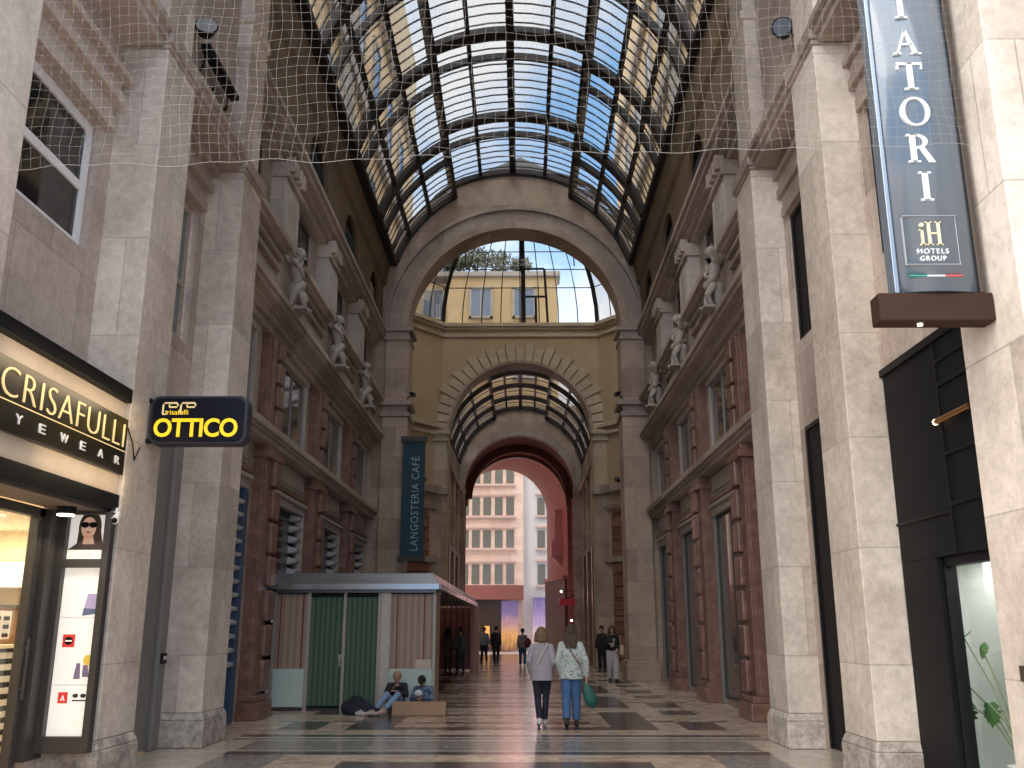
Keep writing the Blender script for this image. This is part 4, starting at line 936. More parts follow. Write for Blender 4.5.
# poster case facing the street
t = thing('poster_case', (-4.7, 10.2, 0.36), 'lit poster case with a sunglasses portrait and small adverts on the left pillar', 'display case')
mb = MB(); x0, x1 = -4.98, -4.42
mb.box(x0, x1, 10.08, 10.19, 0.36, 0.52); mb.box(x0, x0 + 0.08, 10.08, 10.19, 0.52, 2.81); mb.box(x1 - 0.075, x1, 10.08, 10.19, 0.52, 2.81); mb.box(x0 + 0.08, x1 - 0.075, 10.08, 10.19, 2.22, 2.31); mb.box(x0 + 0.08, x1 - 0.075, 10.08, 10.19, 2.785, 2.81)
mb.box(x0, x1, 10.17, 10.19, 0.36, 2.81)
mb.build('case', M_GREY, t, bevel=0.006)
M_LIT = simple('lit_paper', (0.8, 0.78, 0.72), 0.5, emit=(1.0, 0.93, 0.82), es=0.5)
M_LIT2 = simple('portrait_ground', (0.75, 0.72, 0.70), 0.5, emit=(0.95, 0.90, 0.86), es=0.42)
a0, a1, yF = x0 + 0.08, x1 - 0.075, 10.165
mb = MB(); mb.box(a0, a1, yF, yF + 0.01, 0.52, 2.22); lp = mb.build('advert_sheet', M_LIT, t)
mb = MB(); mb.box(a0, a1, yF, yF + 0.01, 2.31, 2.785); pp_ = mb.build('portrait_sheet', M_LIT2, t)
def ell(cx, cz, rx, rz, n=20): return [(cx + rx * cos(2 * pi * i / n), cz + rz * sin(2 * pi * i / n)) for i in range(n)]
def flat(par, name, mat, polys, y=yF, d=0.003):
    mb = MB()
    for p in polys: mb.prism(p, lambda u, v, q: (u, q, v), y - d, y + 0.001)
    return mb.build(name, mat, par)
cxp = (a0 + a1) / 2 + 0.015
def PS(l): return [(cxp + (x - cxp) * 1.3, 2.41 + (z - 2.41) * 1.22) for x, z in l]
flat(pp_, 'printed_hair', simple('print_hair', (0.06, 0.035, 0.025), 0.6), [PS(ell(cxp, 2.61, 0.095, 0.145))])
flat(pp_, 'printed_long_hair', simple('print_hair', (0.06, 0.035, 0.025), 0.6), [PS([(cxp - 0.09, 2.6), (cxp - 0.10, 2.43), (cxp + 0.125, 2.43), (cxp + 0.09, 2.6)])], d=0.004)
flat(pp_, 'printed_coat', simple('print_coat', (0.12, 0.085, 0.07), 0.6), [PS([(cxp - 0.17, 2.41), (cxp - 0.08, 2.48), (cxp + 0.1, 2.48), (cxp + 0.18, 2.41)])], d=0.005)
flat(pp_, 'printed_face', simple('print_skin', (0.62, 0.40, 0.29), 0.6, emit=(0.62, 0.40, 0.29), es=0.3), [PS(ell(cxp - 0.01, 2.605, 0.062, 0.095)), PS([(cxp - 0.04, 2.54), (cxp - 0.05, 2.46), (cxp + 0.05, 2.46), (cxp + 0.03, 2.54)])], d=0.006)
flat(pp_, 'printed_sunglasses', M_BLACK, [PS(ell(cxp - 0.042, 2.63, 0.034, 0.026)), PS(ell(cxp + 0.026, 2.63, 0.034, 0.026)), PS([(cxp - 0.06, 2.64), (cxp - 0.06, 2.648), (cxp + 0.05, 2.648), (cxp + 0.05, 2.64)])], d=0.009)
flat(pp_, 'printed_lips', simple('print_lips', (0.5, 0.12, 0.10), 0.5), [PS(ell(cxp - 0.01, 2.565, 0.02, 0.008))], d=0.009)
flat(pp_, 'white_strip', M_LIT, [[(a0, 2.31), (a1, 2.31), (a1, 2.41), (a0, 2.41)]], d=0.006)
text_mesh('caption', 'Cartier', simple('caption_grey', (0.35, 0.42, 0.38), 0.5), pp_, (cxp - 0.08, yF - 0.008, 2.345), (1, 0, 0), (0, 0, 1), 0.15, 0.04, 0.001, nrm=(0, -1, 0))
R_ = simple('advert_red', (0.75, 0.05, 0.04), 0.5, emit=(0.8, 0.05, 0.04), es=0.3)
flat(lp, 'red_square', R_, [[(a0 + 0.06, 1.40), (a0 + 0.19, 1.40), (a0 + 0.19, 1.53), (a0 + 0.06, 1.53)]])
flat(lp, 'red_square_mark', M_BLACK, [ell(a0 + 0.125, 1.465, 0.045, 0.04)], d=0.005)
flat(lp, 'square_bar', M_LIT, [[(a0 + 0.09, 1.457), (a0 + 0.16, 1.457), (a0 + 0.16, 1.472), (a0 + 0.09, 1.472)]], d=0.007)
flat(lp, 'red_badge', R_, [[(a0 + 0.08, 0.84), (a0 + 0.18, 0.84), (a0 + 0.18, 0.95), (a0 + 0.08, 0.95)]])
flat(lp, 'badge_mark', M_LIT, [[(a0 + 0.105, 0.865), (a0 + 0.13, 0.925), (a0 + 0.155, 0.865), (a0 + 0.14, 0.865), (a0 + 0.13, 0.895), (a0 + 0.12, 0.865)]], d=0.005)
flat(lp, 'grey_marks', simple('advert_grey', (0.06, 0.06, 0.07), 0.5), [ell(a0 + 0.26, 0.915, 0.03, 0.022), ell(a0 + 0.34, 0.915, 0.03, 0.022), [(a0 + 0.23, 0.86), (a0 + 0.38, 0.86), (a0 + 0.38, 0.875), (a0 + 0.23, 0.875)]])
flat(lp, 'lilac_picture', simple('advert_lilac', (0.45, 0.36, 0.55), 0.5, emit=(0.5, 0.4, 0.6), es=0.3), [[(a1 - 0.16, 1.78), (a1 - 0.01, 1.78), (a1 - 0.01, 1.95), (a1 - 0.13, 1.95)]])
flat(lp, 'blue_picture', simple('advert_blue', (0.16, 0.2, 0.36), 0.5), [[(a1 - 0.17, 1.72), (a1 - 0.03, 1.74), (a1 - 0.02, 1.79), (a1 - 0.16, 1.80)]], d=0.005)
flat(lp, 'yellow_picture', simple('advert_yellow', (0.85, 0.58, 0.08), 0.5, emit=(0.9, 0.6, 0.1), es=0.3), [ell(a1 - 0.055, 1.27, 0.05, 0.055)])
flat(lp, 'figure_picture', simple('advert_mauve', (0.30, 0.22, 0.36), 0.5), [[(a1 - 0.19, 1.08), (a1 - 0.12, 1.08), (a1 - 0.13, 1.24), (a1 - 0.17, 1.24)], [(a1 - 0.10, 1.10), (a1 - 0.03, 1.10), (a1 - 0.05, 1.22), (a1 - 0.10, 1.22)]])
flat(lp, 'thin_rules', simple('advert_rule', (0.6, 0.6, 0.62), 0.5), [[(a0 + 0.02, 1.70), (a1 - 0.02, 1.70), (a1 - 0.02, 1.706), (a0 + 0.02, 1.706)], [(a0 + 0.02, 1.02), (a1 - 0.02, 1.02), (a1 - 0.02, 1.026), (a0 + 0.02, 1.026)]])
# soffit lamp
t = thing('downlight', (-4.74, 9.7, 2.8), 'round lit downlight under the black canopy of the eyewear shop', 'lamp')
mb = MB(); mb.tube([(-4.74, 9.7, 2.815), (-4.74, 9.7, 2.74)], 0.10, 20); mb.build('housing', M_BLACK, t)
mb = MB(); mb.tube([(-4.74, 9.7, 2.74), (-4.74, 9.7, 2.725)], 0.085, 20); mb.build('diffuser', simple('lamp_lit', (1, 1, 1), 0.5, emit=(1.0, 0.90, 0.72), es=6), t)
lamp('downlight_beam', 'SPOT', (-4.74, 9.7, 2.70), 14, (1.0, 0.85, 0.62), aim((0, 0, -1)), spot_size=radians(120), shadow_soft_size=0.08)
lamp('shop_light', 'AREA', (-6.6, 10.6, 2.9), 260, (1.0, 0.84, 0.60), aim((0, 0, -1)), shape='RECTANGLE', size=2.4, size_y=5.0)
# things inside the shop
t = thing('display_counter', (-6.3, 11.6, 0), 'black and white striped counter inside the eyewear shop', 'counter')
mb = MB(); mb.box(-6.9, -6.2, 10.4, 11.9, 0.0, 1.36); mb.build('body', M_BLACK, t)
for k in range(9):
    mb = MB(); z = 0.16 + k * 0.135; mb.box(-6.92, -6.18, 10.38, 11.92, z, z + 0.07); mb.build('white_stripe', simple('stripe_white', (0.82, 0.80, 0.74), 0.4), t)
mb = MB(); mb.box(-6.95, -6.15, 10.35, 11.95, 1.36, 1.40); mb.build('top', M_CREAM, t)
t = thing('sunglasses_board', (-6.35, 11.7, 1.4), 'white board with rows of dark sunglasses on the striped counter', 'display')
mb = MB(); mb.box(-6.5, -6.35, 11.1, 11.93, 1.46, 1.80); mb.build('board', M_WHITE, t)
mb = MB(); mb.box(-6.5, -6.37, 11.45, 11.6, 1.40, 1.46); mb.build('foot', M_WHITE, t)
for r in range(3):
    for c in range(4):
        mb = MB(); y = 11.2 + c * 0.2; z = 1.51 + r * 0.10
        for d in (-0.035, 0.035):
            mb.tube([(-6.345, y + d, z), (-6.335, y + d, z)], 0.028, 10)
        mb.box(-6.345, -6.338, y - 0.06, y + 0.06, z + 0.012, z + 0.02)
        mb.build('sunglasses', M_BLACK, t)
t = thing('brown_cabinet', (-6.9, 12.6, 1.2), 'brown wooden wall cabinet behind the sunglasses display', 'cabinet')
mb = MB(); mb.box(-7.2, -6.5, 11.96, 12.6, 0, 1.85); mb.build('body', simple('cabinet_brown', (0.30, 0.15, 0.06), 0.5, var=0.2, vscale=4), t)
mb = MB(); mb.box(-7.2, -6.45, 11.9, 12.65, 1.85, 1.88); mb.build('top', M_GREY, t)
mb = MB(); mb.box(-8.5, -6.4, 12.66, 13.4, 2.12, 2.2); mb.box(-8.5, -6.4, 13.36, 13.4, 2.2, 2.5)
tag(mb.build('white_shelf', M_WHITE, loc=(-7, 13, 2.1)), 'white wall shelf high at the back of the eyewear shop', 'shelf')
# hanging OTTICO sign
t = thing('hanging_sign', (-3.86, 10.85, 3.98), 'dark rounded hanging sign with yellow OTTICO lettering', 'sign')
def rrect(x0, x1, z0, z1, r, n=6):
    out = []
    for (cx, cz, a) in ((x1 - r, z0 + r, -90), (x1 - r, z1 - r, 0), (x0 + r, z1 - r, 90), (x0 + r, z0 + r, 180)):
        out += [(cx + r * cos(radians(a + 90 * i / n)), cz + r * sin(radians(a + 90 * i / n))) for i in range(n + 1)]
    return out
mb = MB(); mb.prism(rrect(-4.40, -3.24, 3.68, 4.27, 0.11), lambda u, v, q: (u, q, v), 10.76, 10.96); mb.build('box', simple('sign_rim', (0.032, 0.032, 0.042), 0.45, spec=0.3), t, bevel=0.02)
mb = MB(); mb.prism(rrect(-4.36, -3.28, 3.72, 4.235, 0.09), lambda u, v, q: (u, q, v), 10.745, 10.765); mb.build('face', simple('sign_navy', (0.005, 0.006, 0.013), 0.4, spec=0.2), t)
M_YEL = simple('yellow_letter', (0.95, 0.62, 0.02), 0.4, emit=(1.0, 0.66, 0.02), es=0.55)
text_mesh('lettering', 'OTTICO', M_YEL, t, (-4.33, 10.744, 3.765), (1, 0, 0), (0, 0, 1), 0.99, 0.225, 0.012, nrm=(0, -1, 0), offset=0.022, spacing=0.95)
mb = MB()
def lp2(pts): mb.tube([(x, 10.738, z) for x, z in pts], 0.011, 6)
for (bx_) in (-4.24, -4.03):
    lp2([(bx_, 4.04), (bx_, 4.15), (bx_ + 0.015, 4.175), (bx_ + 0.16, 4.175), (bx_ + 0.175, 4.15), (bx_ + 0.16, 4.125), (bx_ + 0.075, 4.125), (bx_ + 0.07, 4.15), (bx_ + 0.085, 4.17)])
lp2([(-4.24, 4.04), (-4.20, 4.04), (-4.20, 4.08)])
mb.build('logo_loops', M_GOLD, t)
text_mesh('logo_lettering', 'risafulli', M_YEL, t, (-4.19, 10.744, 4.035), (1, 0, 0), (0, 0, 1), 0.25, 0.06, 0.008, nrm=(0, -1, 0))
mb = MB()
for z in (3.73, 4.22): mb.tube([(XL + 0.0, 10.86, z), (-4.38, 10.86, z)], 0.02, 8); mb.ball((-4.42, 10.80, z), 0.03, 8, 6)
mb.build('bracket', M_BLACK, t)
t = thing('security_camera', (XL, 10.36, 2.80), 'small white security camera on the pillar beside the poster case', 'camera')
mb = MB(); mb.box(-4.5, -4.42, 10.22, 10.27, 2.8, 2.87); mb.tube([(-4.46, 10.3, 2.84), (-4.46, 10.26, 2.84)], 0.02, 8); mb.build('mount', M_WHITE, t)
mb = MB(); mb.tube([(-4.45, 10.26, 2.80), (-4.40, 10.10, 2.72)], 0.045, 12); mb.build('body', M_WHITE, t)
mb = MB(); mb.tube([(-4.401, 10.103, 2.7215), (-4.398, 10.094, 2.717)], 0.03, 12); mb.build('lens', M_BLACK, t)

# ------------------------------------------------------------------ black shopfront and hotel sign on the right
t = thing('shopfront', (WR, 8.9, 0), 'black metal shopfront with a tall white-lit plant window between the right pillars', 'shopfront')
mb = MB(); mb.box(WR - 0.025, WR + 0.12, 7.48, 10.29, 2.27, 4.38); mb.build('fascia', M_BLACK2, t, bevel=0.01)
mb = MB(); mb.box(WR - 0.06, WR + 0.05, 7.48, 10.29, 4.34, 4.42)
for (a, b, z0, z1) in ((8.92, 8.96, 2.27, 4.34), (7.48, 8.92, 4.12, 4.15), (7.48, 8.92, 3.88, 3.92), (7.48, 8.92, 3.2, 3.23), (7.48, 8.92, 2.72, 2.76), (8.96, 10.28, 2.66, 2.69)): mb.box(WR - 0.045, WR + 0.05, a, b, z0, z1)
mb.build('fascia_bars', M_BLACK, t)
mb = MB(); mb.box(WR - 0.02, WR + 0.12, 9.42, 10.29, 0.02, 2.27); mb.build('side_panel', M_BLACK2, t)
mb = MB(); mb.box(WR + 0.02, WR + 0.14, 9.36, 9.46, 0.02, 2.27); mb.box(WR + 0.02, WR + 0.14, 7.48, 9.4, 2.18, 2.27); mb.box(WR + 0.02, WR + 0.14, 7.48, 9.4, 0.02, 0.14); mb.build('window_frame', M_BLACK, t, bevel=0.008)
mb = MB(); mb.box(WR + 0.08, WR + 0.09, 7.48, 9.36, 0.14, 2.18); mb.build('pane', M_PANE, t)
mb = MB(); mb.box(WR + 0.95, WR + 1.0, 7.3, 11.1, 0, 2.4); mb.box(WR + 0.14, WR + 0.95, 11.05, 11.1, 0, 2.4); mb.box(WR + 0.14, WR + 0.95, 7.3, 7.46, 0, 2.4); mb.box(WR + 0.14, WR + 0.95, 7.46, 11.05, 2.33, 2.4); mb.box(WR + 0.14, WR + 0.95, 7.46, 11.05, 0, 0.05)
mb.box(WR + 0.80, WR + 0.95, 9.9, 10.2, 0.05, 2.33); mb.build('white_niche', simple('niche_white', (0.70, 0.75, 0.73), 0.6), t)
lamp('niche_light', 'AREA', (WR + 0.5, 9.5, 2.30), 26, (1.0, 0.98, 0.95), (0, 0, 0), shape='RECTANGLE', size=0.5, size_y=2.6)
t = thing('wall_lamp', (WR, 8.7, 3.53), 'slim brass tube lamp on the black fascia of the right shopfront', 'lamp')
mb = MB(); mb.tube([(WR - 0.10, 8.9, 3.53), (WR - 0.10, 8.2, 3.53)], 0.028, 12); mb.build('tube', simple('brass', (0.55, 0.26, 0.08), 0.3, metal=0.9), t)
mb = MB(); mb.tube([(WR - 0.10, 8.93, 3.53), (WR - 0.10, 8.9, 3.53)], 0.03, 12); mb.build('lit_end', simple('brass_lit', (1, 0.8, 0.5), 0.4, emit=(1.0, 0.75, 0.45), es=4), t)
mb = MB(); mb.tube([(WR + 0.01, 8.5, 3.53), (WR - 0.10, 8.5, 3.53)], 0.012, 8); mb.build('arm', M_BLACK, t)
# monstera behind the glass
t = thing('potted_plant', (WR + 0.55, 8.75, 0.05), 'swiss cheese plant with broad green leaves in the white shop window', 'plant')
PX, PY0 = WR + 0.45, 9.1
M_STEM = simple('plant_stem', (0.20, 0.25, 0.12), 0.6); M_MON = leaf_mat('monstera_leaf', (0.03, 0.10, 0.02), (0.10, 0.22, 0.05))
mb = MB(); mb.tube([(PX, PY0, 0.05), (PX, PY0, 0.12), (PX, PY0, 0.38)], [0.12, 0.13, 0.17], 20); mb.build('pot', M_WHITE, t)
leaf2d = [(0, 0), (0.07, -0.03), (0.14, 0.02), (0.10, 0.07), (0.17, 0.08), (0.12, 0.13), (0.165, 0.16), (0.10, 0.19), (0.11, 0.23), (0.04, 0.25), (0, 0.31)]
leaf2d = leaf2d + [(-x, y) for x, y in reversed(leaf2d[1:-1])]
def monstera(tip, d, up, sc):
    base = Vector((PX, PY0, 0.36)); tip = Vector(tip); mid = (base + tip) / 2 + Vector((0, 0, 0.12))
    m1 = MB(); m1.tube([base, base * 0.4 + mid * 0.6, mid, mid * 0.4 + tip * 0.6, tip], 0.008, 6); st = m1.build('leaf_stalk', M_STEM, t)
    d = Vector(d).normalized(); n = Vector(up).normalized(); sd = d.cross(n).normalized()
    m1 = MB()
    m1.add([tip + d * (v * sc) + sd * (u * sc) + n * (-abs(u) * 0.35 * sc - v * v * 0.5 * sc + e) for e in (0, 0.004) for u, v in leaf2d],
           [tuple(range(len(leaf2d))), tuple(range(2 * len(leaf2d) - 1, len(leaf2d) - 1, -1))] + [(i, (i + 1) % len(leaf2d), len(leaf2d) + (i + 1) % len(leaf2d), len(leaf2d) + i) for i in range(len(leaf2d))])
    m1.build('leaf', M_MON, t)
monstera((4.45, 9.80, 1.50), (-0.1, 1, -0.25), (-0.75, -0.2, 0.65), 0.95)
monstera((4.45, 9.47, 1.43), (-0.2, -0.5, -0.5), (-0.9, 0.1, 0.4), 0.5)
monstera((4.45, 9.86, 1.05), (-0.1, 0.3, -0.7), (-0.8, -0.2, 0.5), 0.5)
monstera((4.45, 9.93, 0.88), (-0.1, 0.15, -1), (-0.8, -0.35, 0.3), 0.75)
monstera((4.45, 9.45, 0.90), (-0.1, -0.1, -1), (-0.9, -0.3, 0.3), 0.7)
mb = MB(); mb.box(XR - 0.02, XR + 0.0, 7.1, 7.19, 1.22, 1.33)
tag(mb.build('wall_plaque', M_BRONZE, loc=(XR, 7.15, 1.22)), 'tiny bronze plate on the right pillar beside the plant window', 'plate')
# hotel sign
t = thing('hotel_sign', (3.2, 6.95, 4.1), 'tall blue hotel blade sign with white capitals on a brown box', 'sign')
M_HOTEL = simple('hotel_blue', (0.125, 0.165, 0.21), 0.2, spec=0.8, coat=0.8)
zt = 8.2; n = 14
cs = [(2.93 + 0.66 * i / n, 6.93 - 0.085 * sin(pi * i / n) ** 0.6) for i in range(n + 1)]
mb = MB(); poly = cs + [(x, 2 * 6.97 - y + 0.02) for x, y in reversed(cs)]
mb.prism(poly, lambda u, v, q: (u, v, q), 4.12, zt); o = mb.build('panel', M_HOTEL, t)
for p in o.data.polygons: p.use_smooth = abs(p.normal.z) < 0.5
M_SIL = simple('edge_strip', (0.32, 0.37, 0.43), 0.25, metal=0.6)
for xx in (2.93, 3.59):
    mb = MB(); mb.box(xx - 0.018, xx + 0.018, 6.89, 7.03, 4.12, zt); mb.build('edge_strip', M_SIL if xx < 3 else M_BRONZE, t, bevel=0.006)
mb = MB(); mb.box(2.77, 3.655, 6.87, 7.06, 3.885, 4.115); mb.build('box', simple('sign_box_brown', (0.045, 0.024, 0.016), 0.7, spec=0.15), t, bevel=0.012)
mb = MB(); mb.tube([(3.1, 6.95, 3.885), (3.1, 6.95, 3.87)], 0.02, 10); mb.build('small_light', simple('tiny_light', (1, 1, 1), 0.4, emit=(1, 0.9, 0.7), es=5), t)
M_SER = simple('serif_white', (0.82, 0.83, 0.82), 0.4, emit=(1, 1, 1), es=0.10)
LY = 6.845
def letter(name, polys, cx, cz, h, mat=M_SER, y=LY, rings=()):
    mb = MB()
    for p in polys: mb.prism([(cx + u * h, cz + v * h) for u, v in p], lambda u, v, q: (u, q, v), y - 0.012, y + 0.06)
    for (ox, oz, rx, rz, tx, tz, a0_, a1_) in rings:
        nn = 28; vs = []
        for i in range(nn + 1):
            a = radians(a0_ + (a1_ - a0_) * i / nn)
            for (rrx, rrz) in ((rx - tx, rz - tz), (rx, rz)):
                for yy in (y - 0.012, y + 0.06): vs.append((cx + (ox + rrx * cos(a)) * h, yy, cz + (oz + rrz * sin(a)) * h))
        fs = []
        for i in range(nn):
            b = 4 * i
            fs += [(b, b + 2, b + 6, b + 4), (b + 1, b + 3, b + 7, b + 5), (b, b + 1, b + 5, b + 4), (b + 2, b + 3, b + 7, b + 6)]
        fs += [(0, 1, 3, 2), (4 * nn, 4 * nn + 1, 4 * nn + 3, 4 * nn + 2)]
        mb.add(vs, fs)
    return mb.build(name, mat, t)
def R4(x0, x1, z0, z1): return [(x0, z0), (x1, z0), (x1, z1), (x0, z1)]
gI = [R4(-0.09, 0.09, -0.5, 0.5), R4(-0.2, 0.2, -0.5, -0.44), R4(-0.2, 0.2, 0.44, 0.5)]
gA = [[(-0.34, -0.5), (-0.27, -0.5), (0.03, 0.42), (0.0, 0.52)], [(0.0, 0.52), (-0.06, 0.36), (0.22, -0.5), (0.38, -0.5)], R4(-0.2, 0.2, -0.16, -0.10), R4(-0.44, -0.18, -0.5, -0.45), R4(0.12, 0.48, -0.5, -0.45)]
gT = [R4(-0.09, 0.09, -0.5, 0.5), R4(-0.22, 0.22, -0.5, -0.44), R4(-0.42, 0.42, 0.42, 0.5), R4(-0.42, -0.36, 0.26, 0.46), R4(0.36, 0.42, 0.26, 0.46)]
gR = [R4(-0.30, -0.13, -0.5, 0.5), R4(-0.40, -0.02, -0.5, -0.44), R4(-0.40, -0.05, 0.44, 0.5), [(-0.02, -0.02), (0.14, 0.02), (0.44, -0.5), (0.24, -0.5)]]
rR = [(-0.12, 0.24, 0.38, 0.26, 0.15, 0.07, -90, 90)]
rO = [(0, 0, 0.48, 0.52, 0.15, 0.06, 0, 360)]
letter('letter', gI, 3.19, 6.66, 0.24)
letter('letter', gA, 3.20, 6.32, 0.25)
letter('letter', gT, 3.205, 5.99, 0.25)
letter('letter', [], 3.21, 5.665, 0.25, rings=rO)
letter('letter', gR, 3.215, 5.335, 0.25, rings=rR)
letter('letter', gI, 3.225, 5.0, 0.25)
letter('letter', gT, 3.19, 7.0, 0.25); letter('letter', gA, 3.19, 7.34, 0.25)
M_CHAMP = simple('champagne', (0.62, 0.58, 0.40), 0.4, emit=(0.7, 0.66, 0.45), es=0.12)
letter('monogram', [R4(-0.3, -0.2, -0.5, 0.18), R4(-0.36, -0.14, -0.5, -0.44), R4(-0.36, -0.2, 0.12, 0.18), R4(-0.04, 0.08, -0.5, 0.5), R4(0.34, 0.46, -0.5, 0.5), R4(-0.1, 0.14, -0.5, -0.45), R4(-0.1, 0.14, 0.45, 0.5), R4(0.28, 0.52, -0.5, -0.45), R4(0.28, 0.52, 0.45, 0.5), R4(0.06, 0.36, -0.03, 0.03)], 3.20, 4.595, 0.20, M_CHAMP, rings=[(-0.25, 0.36, 0.09, 0.09, 0.085, 0.085, 0, 360)])
text_mesh('small_lettering', 'HOTELS', M_SER, t, (3.10, LY - 0.012, 4.425), (1, 0, 0), (0, 0, 1), 0.24, 0.040, 0.03, nrm=(0, 1, 0), spacing=1.25, offset=-0.01)
text_mesh('small_lettering', 'GROUP', M_SER, t, (3.115, LY - 0.012, 4.365), (1, 0, 0), (0, 0, 1), 0.20, 0.040, 0.03, nrm=(0, 1, 0), spacing=1.25, offset=-0.01)
mb = MB()
for (a, b, c, d) in ((3.01, 3.43, 4.335, 4.339), (3.01, 3.43, 4.746, 4.75), (3.01, 3.014, 4.335, 4.75), (3.426, 3.43, 4.335, 4.75)): mb.box(a, b, LY + (-0.006 if b - a > 0.1 else 0.012), LY + 0.07, c, d)
mb.build('square_outline', simple('outline_grey', (0.42, 0.44, 0.46), 0.5), t)
for k, (c_, a) in enumerate((((0.05, 0.30, 0.20), 3.02), ((0.85, 0.85, 0.85), 3.155), ((0.65, 0.08, 0.08), 3.29))):
    mb = MB(); mb.box(a, a + 0.135, LY - 0.002, LY + 0.07, 4.238, 4.249); mb.build('tricolour_bar', simple('bar_%d' % k, c_, 0.5), t)

# ------------------------------------------------------------------ pigeon net across the entrance
mb = MB(); rr = random.Random(3)
NX, NZ = 96, 30
def netp(i, j):
    x = XL + 0.01 + (XR - XL - 0.02) * i / NX
    z0 = 5.14 + 0.17 * (i / NX)
    sag = -0.012 * sin(pi * ((i * 7 / NX) % 1.0)) * (1 - min(1, j / 6))
    z = z0 + 0.084 * j + sag + 0.012 * sin(i * 0.9 + j * 0.5)
    return Vector((x + 0.016 * sin(j * 0.7 + i * 0.35), 6.72 + 0.02 * sin(i * 0.4 + j * 0.3), z))
def strand(pts, r):
    vs = []
    for p in pts: vs += [p + Vector((-r, 0, 0)) * 0 + Vector((dx, dy, dz)) for (dx, dy, dz) in ((-r, -r, 0), (r, -r, 0), (0, r, 0))]
    mb.add(vs, [(3 * i + k, 3 * i + (k + 1) % 3, 3 * i + 3 + (k + 1) % 3, 3 * i + 3 + k) for i in range(len(pts) - 1) for k in range(3)])
def strand_h(pts, r):
    vs = []
    for p in pts: vs += [p + Vector(d) for d in ((0, -r, -r), (0, -r, r), (0, r, 0))]
    mb.add(vs, [(3 * i + k, 3 * i + (k + 1) % 3, 3 * i + 3 + (k + 1) % 3, 3 * i + 3 + k) for i in range(len(pts) - 1) for k in range(3)])
for i in range(NX + 1): strand([netp(i, j) for j in range(NZ + 1)], 0.0007)
for j in range(NZ + 1): strand_h([netp(i, j) for i in range(NX + 1)], 0.0007 if j else 0.0016)
tag(mb.build('pigeon_net', simple('net_cord', (0.33, 0.295, 0.26), 0.7), loc=(-0.4, 6.72, 5.2)), 'fine square-meshed pigeon net hung across the top of the entrance', 'net')

# ------------------------------------------------------------------ kiosk
M_ROOF = simple('kiosk_zinc', (0.22, 0.22, 0.225), 0.32, metal=0.55, var=0.1, vscale=1.5)
M_ALU = simple('kiosk_alu', (0.42, 0.36, 0.32), 0.4, metal=0.2)
def stripes(name, c1, c2, sc, rough=0.4, coat=0.0, z=False):
    m, nt, b = nodes_of(name); N = nt.nodes; L = nt.links
    g = N.new('ShaderNodeNewGeometry'); w = N.new('ShaderNodeTexWave'); w.bands_direction = 'X'; w.inputs['Scale'].default_value = sc; w.inputs['Distortion'].default_value = 1.2; w.inputs['Detail'].default_value = 3; w.inputs['Detail Scale'].default_value = 0.6
    mp = N.new('ShaderNodeMapping'); mp.inputs['Scale'].default_value = (1, 1, 0.06); L.new(g.outputs['Position'], mp.inputs['Vector']); L.new(mp.outputs[0], w.inputs['Vector'])
    mx = N.new('ShaderNodeMix'); mx.data_type = 'RGBA'; mx.inputs['A'].default_value = (*c1, 1); mx.inputs['B'].default_value = (*c2, 1)
    L.new(w.outputs['Fac'], mx.inputs['Factor']); L.new(mx.outputs['Result'], b.inputs['Base Color']); b.inputs['Roughness'].default_value = rough; b.inputs['Coat Weight'].default_value = coat
    return m
M_CURT = stripes('green_curtain', (0.035, 0.075, 0.045), (0.085, 0.15, 0.095), 3.0, 0.6)
M_BLIND = stripes('kiosk_wood_blind', (0.30, 0.20, 0.15), (0.40, 0.29, 0.225), 2.4, 0.45)
M_TEAL = simple('pale_teal_panel', (0.50, 0.60, 0.55), 0.35, var=0.05, vscale=2)
M_RLINE = simple('dark_red_strip', (0.20, 0.03, 0.025), 0.5)
KX0, KX1, KY, KYB = -5.02, -1.76, 19.5, 20.7
t = thing('kiosk', (-3.4, 20.9, 0), 'closed metal-roofed kiosk with green curtained doors against the left gallery wall', 'kiosk')
mb = MB()
mb.prism([(KX0 - 0.1, 2.38), (KX1 + 0.09, 2.38), (KX1 + 0.09, 2.46), (KX1 - 0.06, 2.68), (KX0 - 0.06, 2.68), (KX0 - 0.1, 2.46)], lambda u, v, q: (u, q + (0.22 if v > 2.6 and q < KY else 0), v), KY - 0.18, KYB + 0.2)
mb.prism([(-3.45, 2.38), (KX1 + 0.09, 2.38), (KX1 + 0.09, 2.46), (KX1 - 0.06, 2.68), (-3.45, 2.68)], lambda u, v, q: (u, q, v), KYB + 0.2, 36.0)
mb.box(KX0, KX1 + 0.02, KY - 0.05, KYB, 2.28, 2.38)
mb.build('roof', M_ROOF, t, bevel=0.012)
mb = MB(); mb.box(KX0 - 0.11, KX1 + 0.11, KY - 0.2, KY - 0.16, 2.35, 2.46); mb.box(KX1 + 0.09, KX1 + 0.12, KY - 0.2, 36.0, 2.35, 2.46); mb.build('eaves_trim', simple('bright_zinc', (0.55, 0.55, 0.56), 0.25, metal=0.8), t)
def post(a, b, m=M_ALU, nm='post', z1=2.3, d=0.06):
    mb = MB(); mb.box(a, b, KY - 0.03, KY + d, 0, z1); return mb.build(nm, m, t, bevel=0.005)
post(-4.36, -4.28); post(-3.62, -3.56); post(-2.92, -2.84); post(-5.04, -4.98); post(-1.80, -1.74)
post(-2.84, -2.66, simple('kiosk_white_strip', (0.52, 0.49, 0.43), 0.5, var=0.25, vscale=9), 'white_pillar')
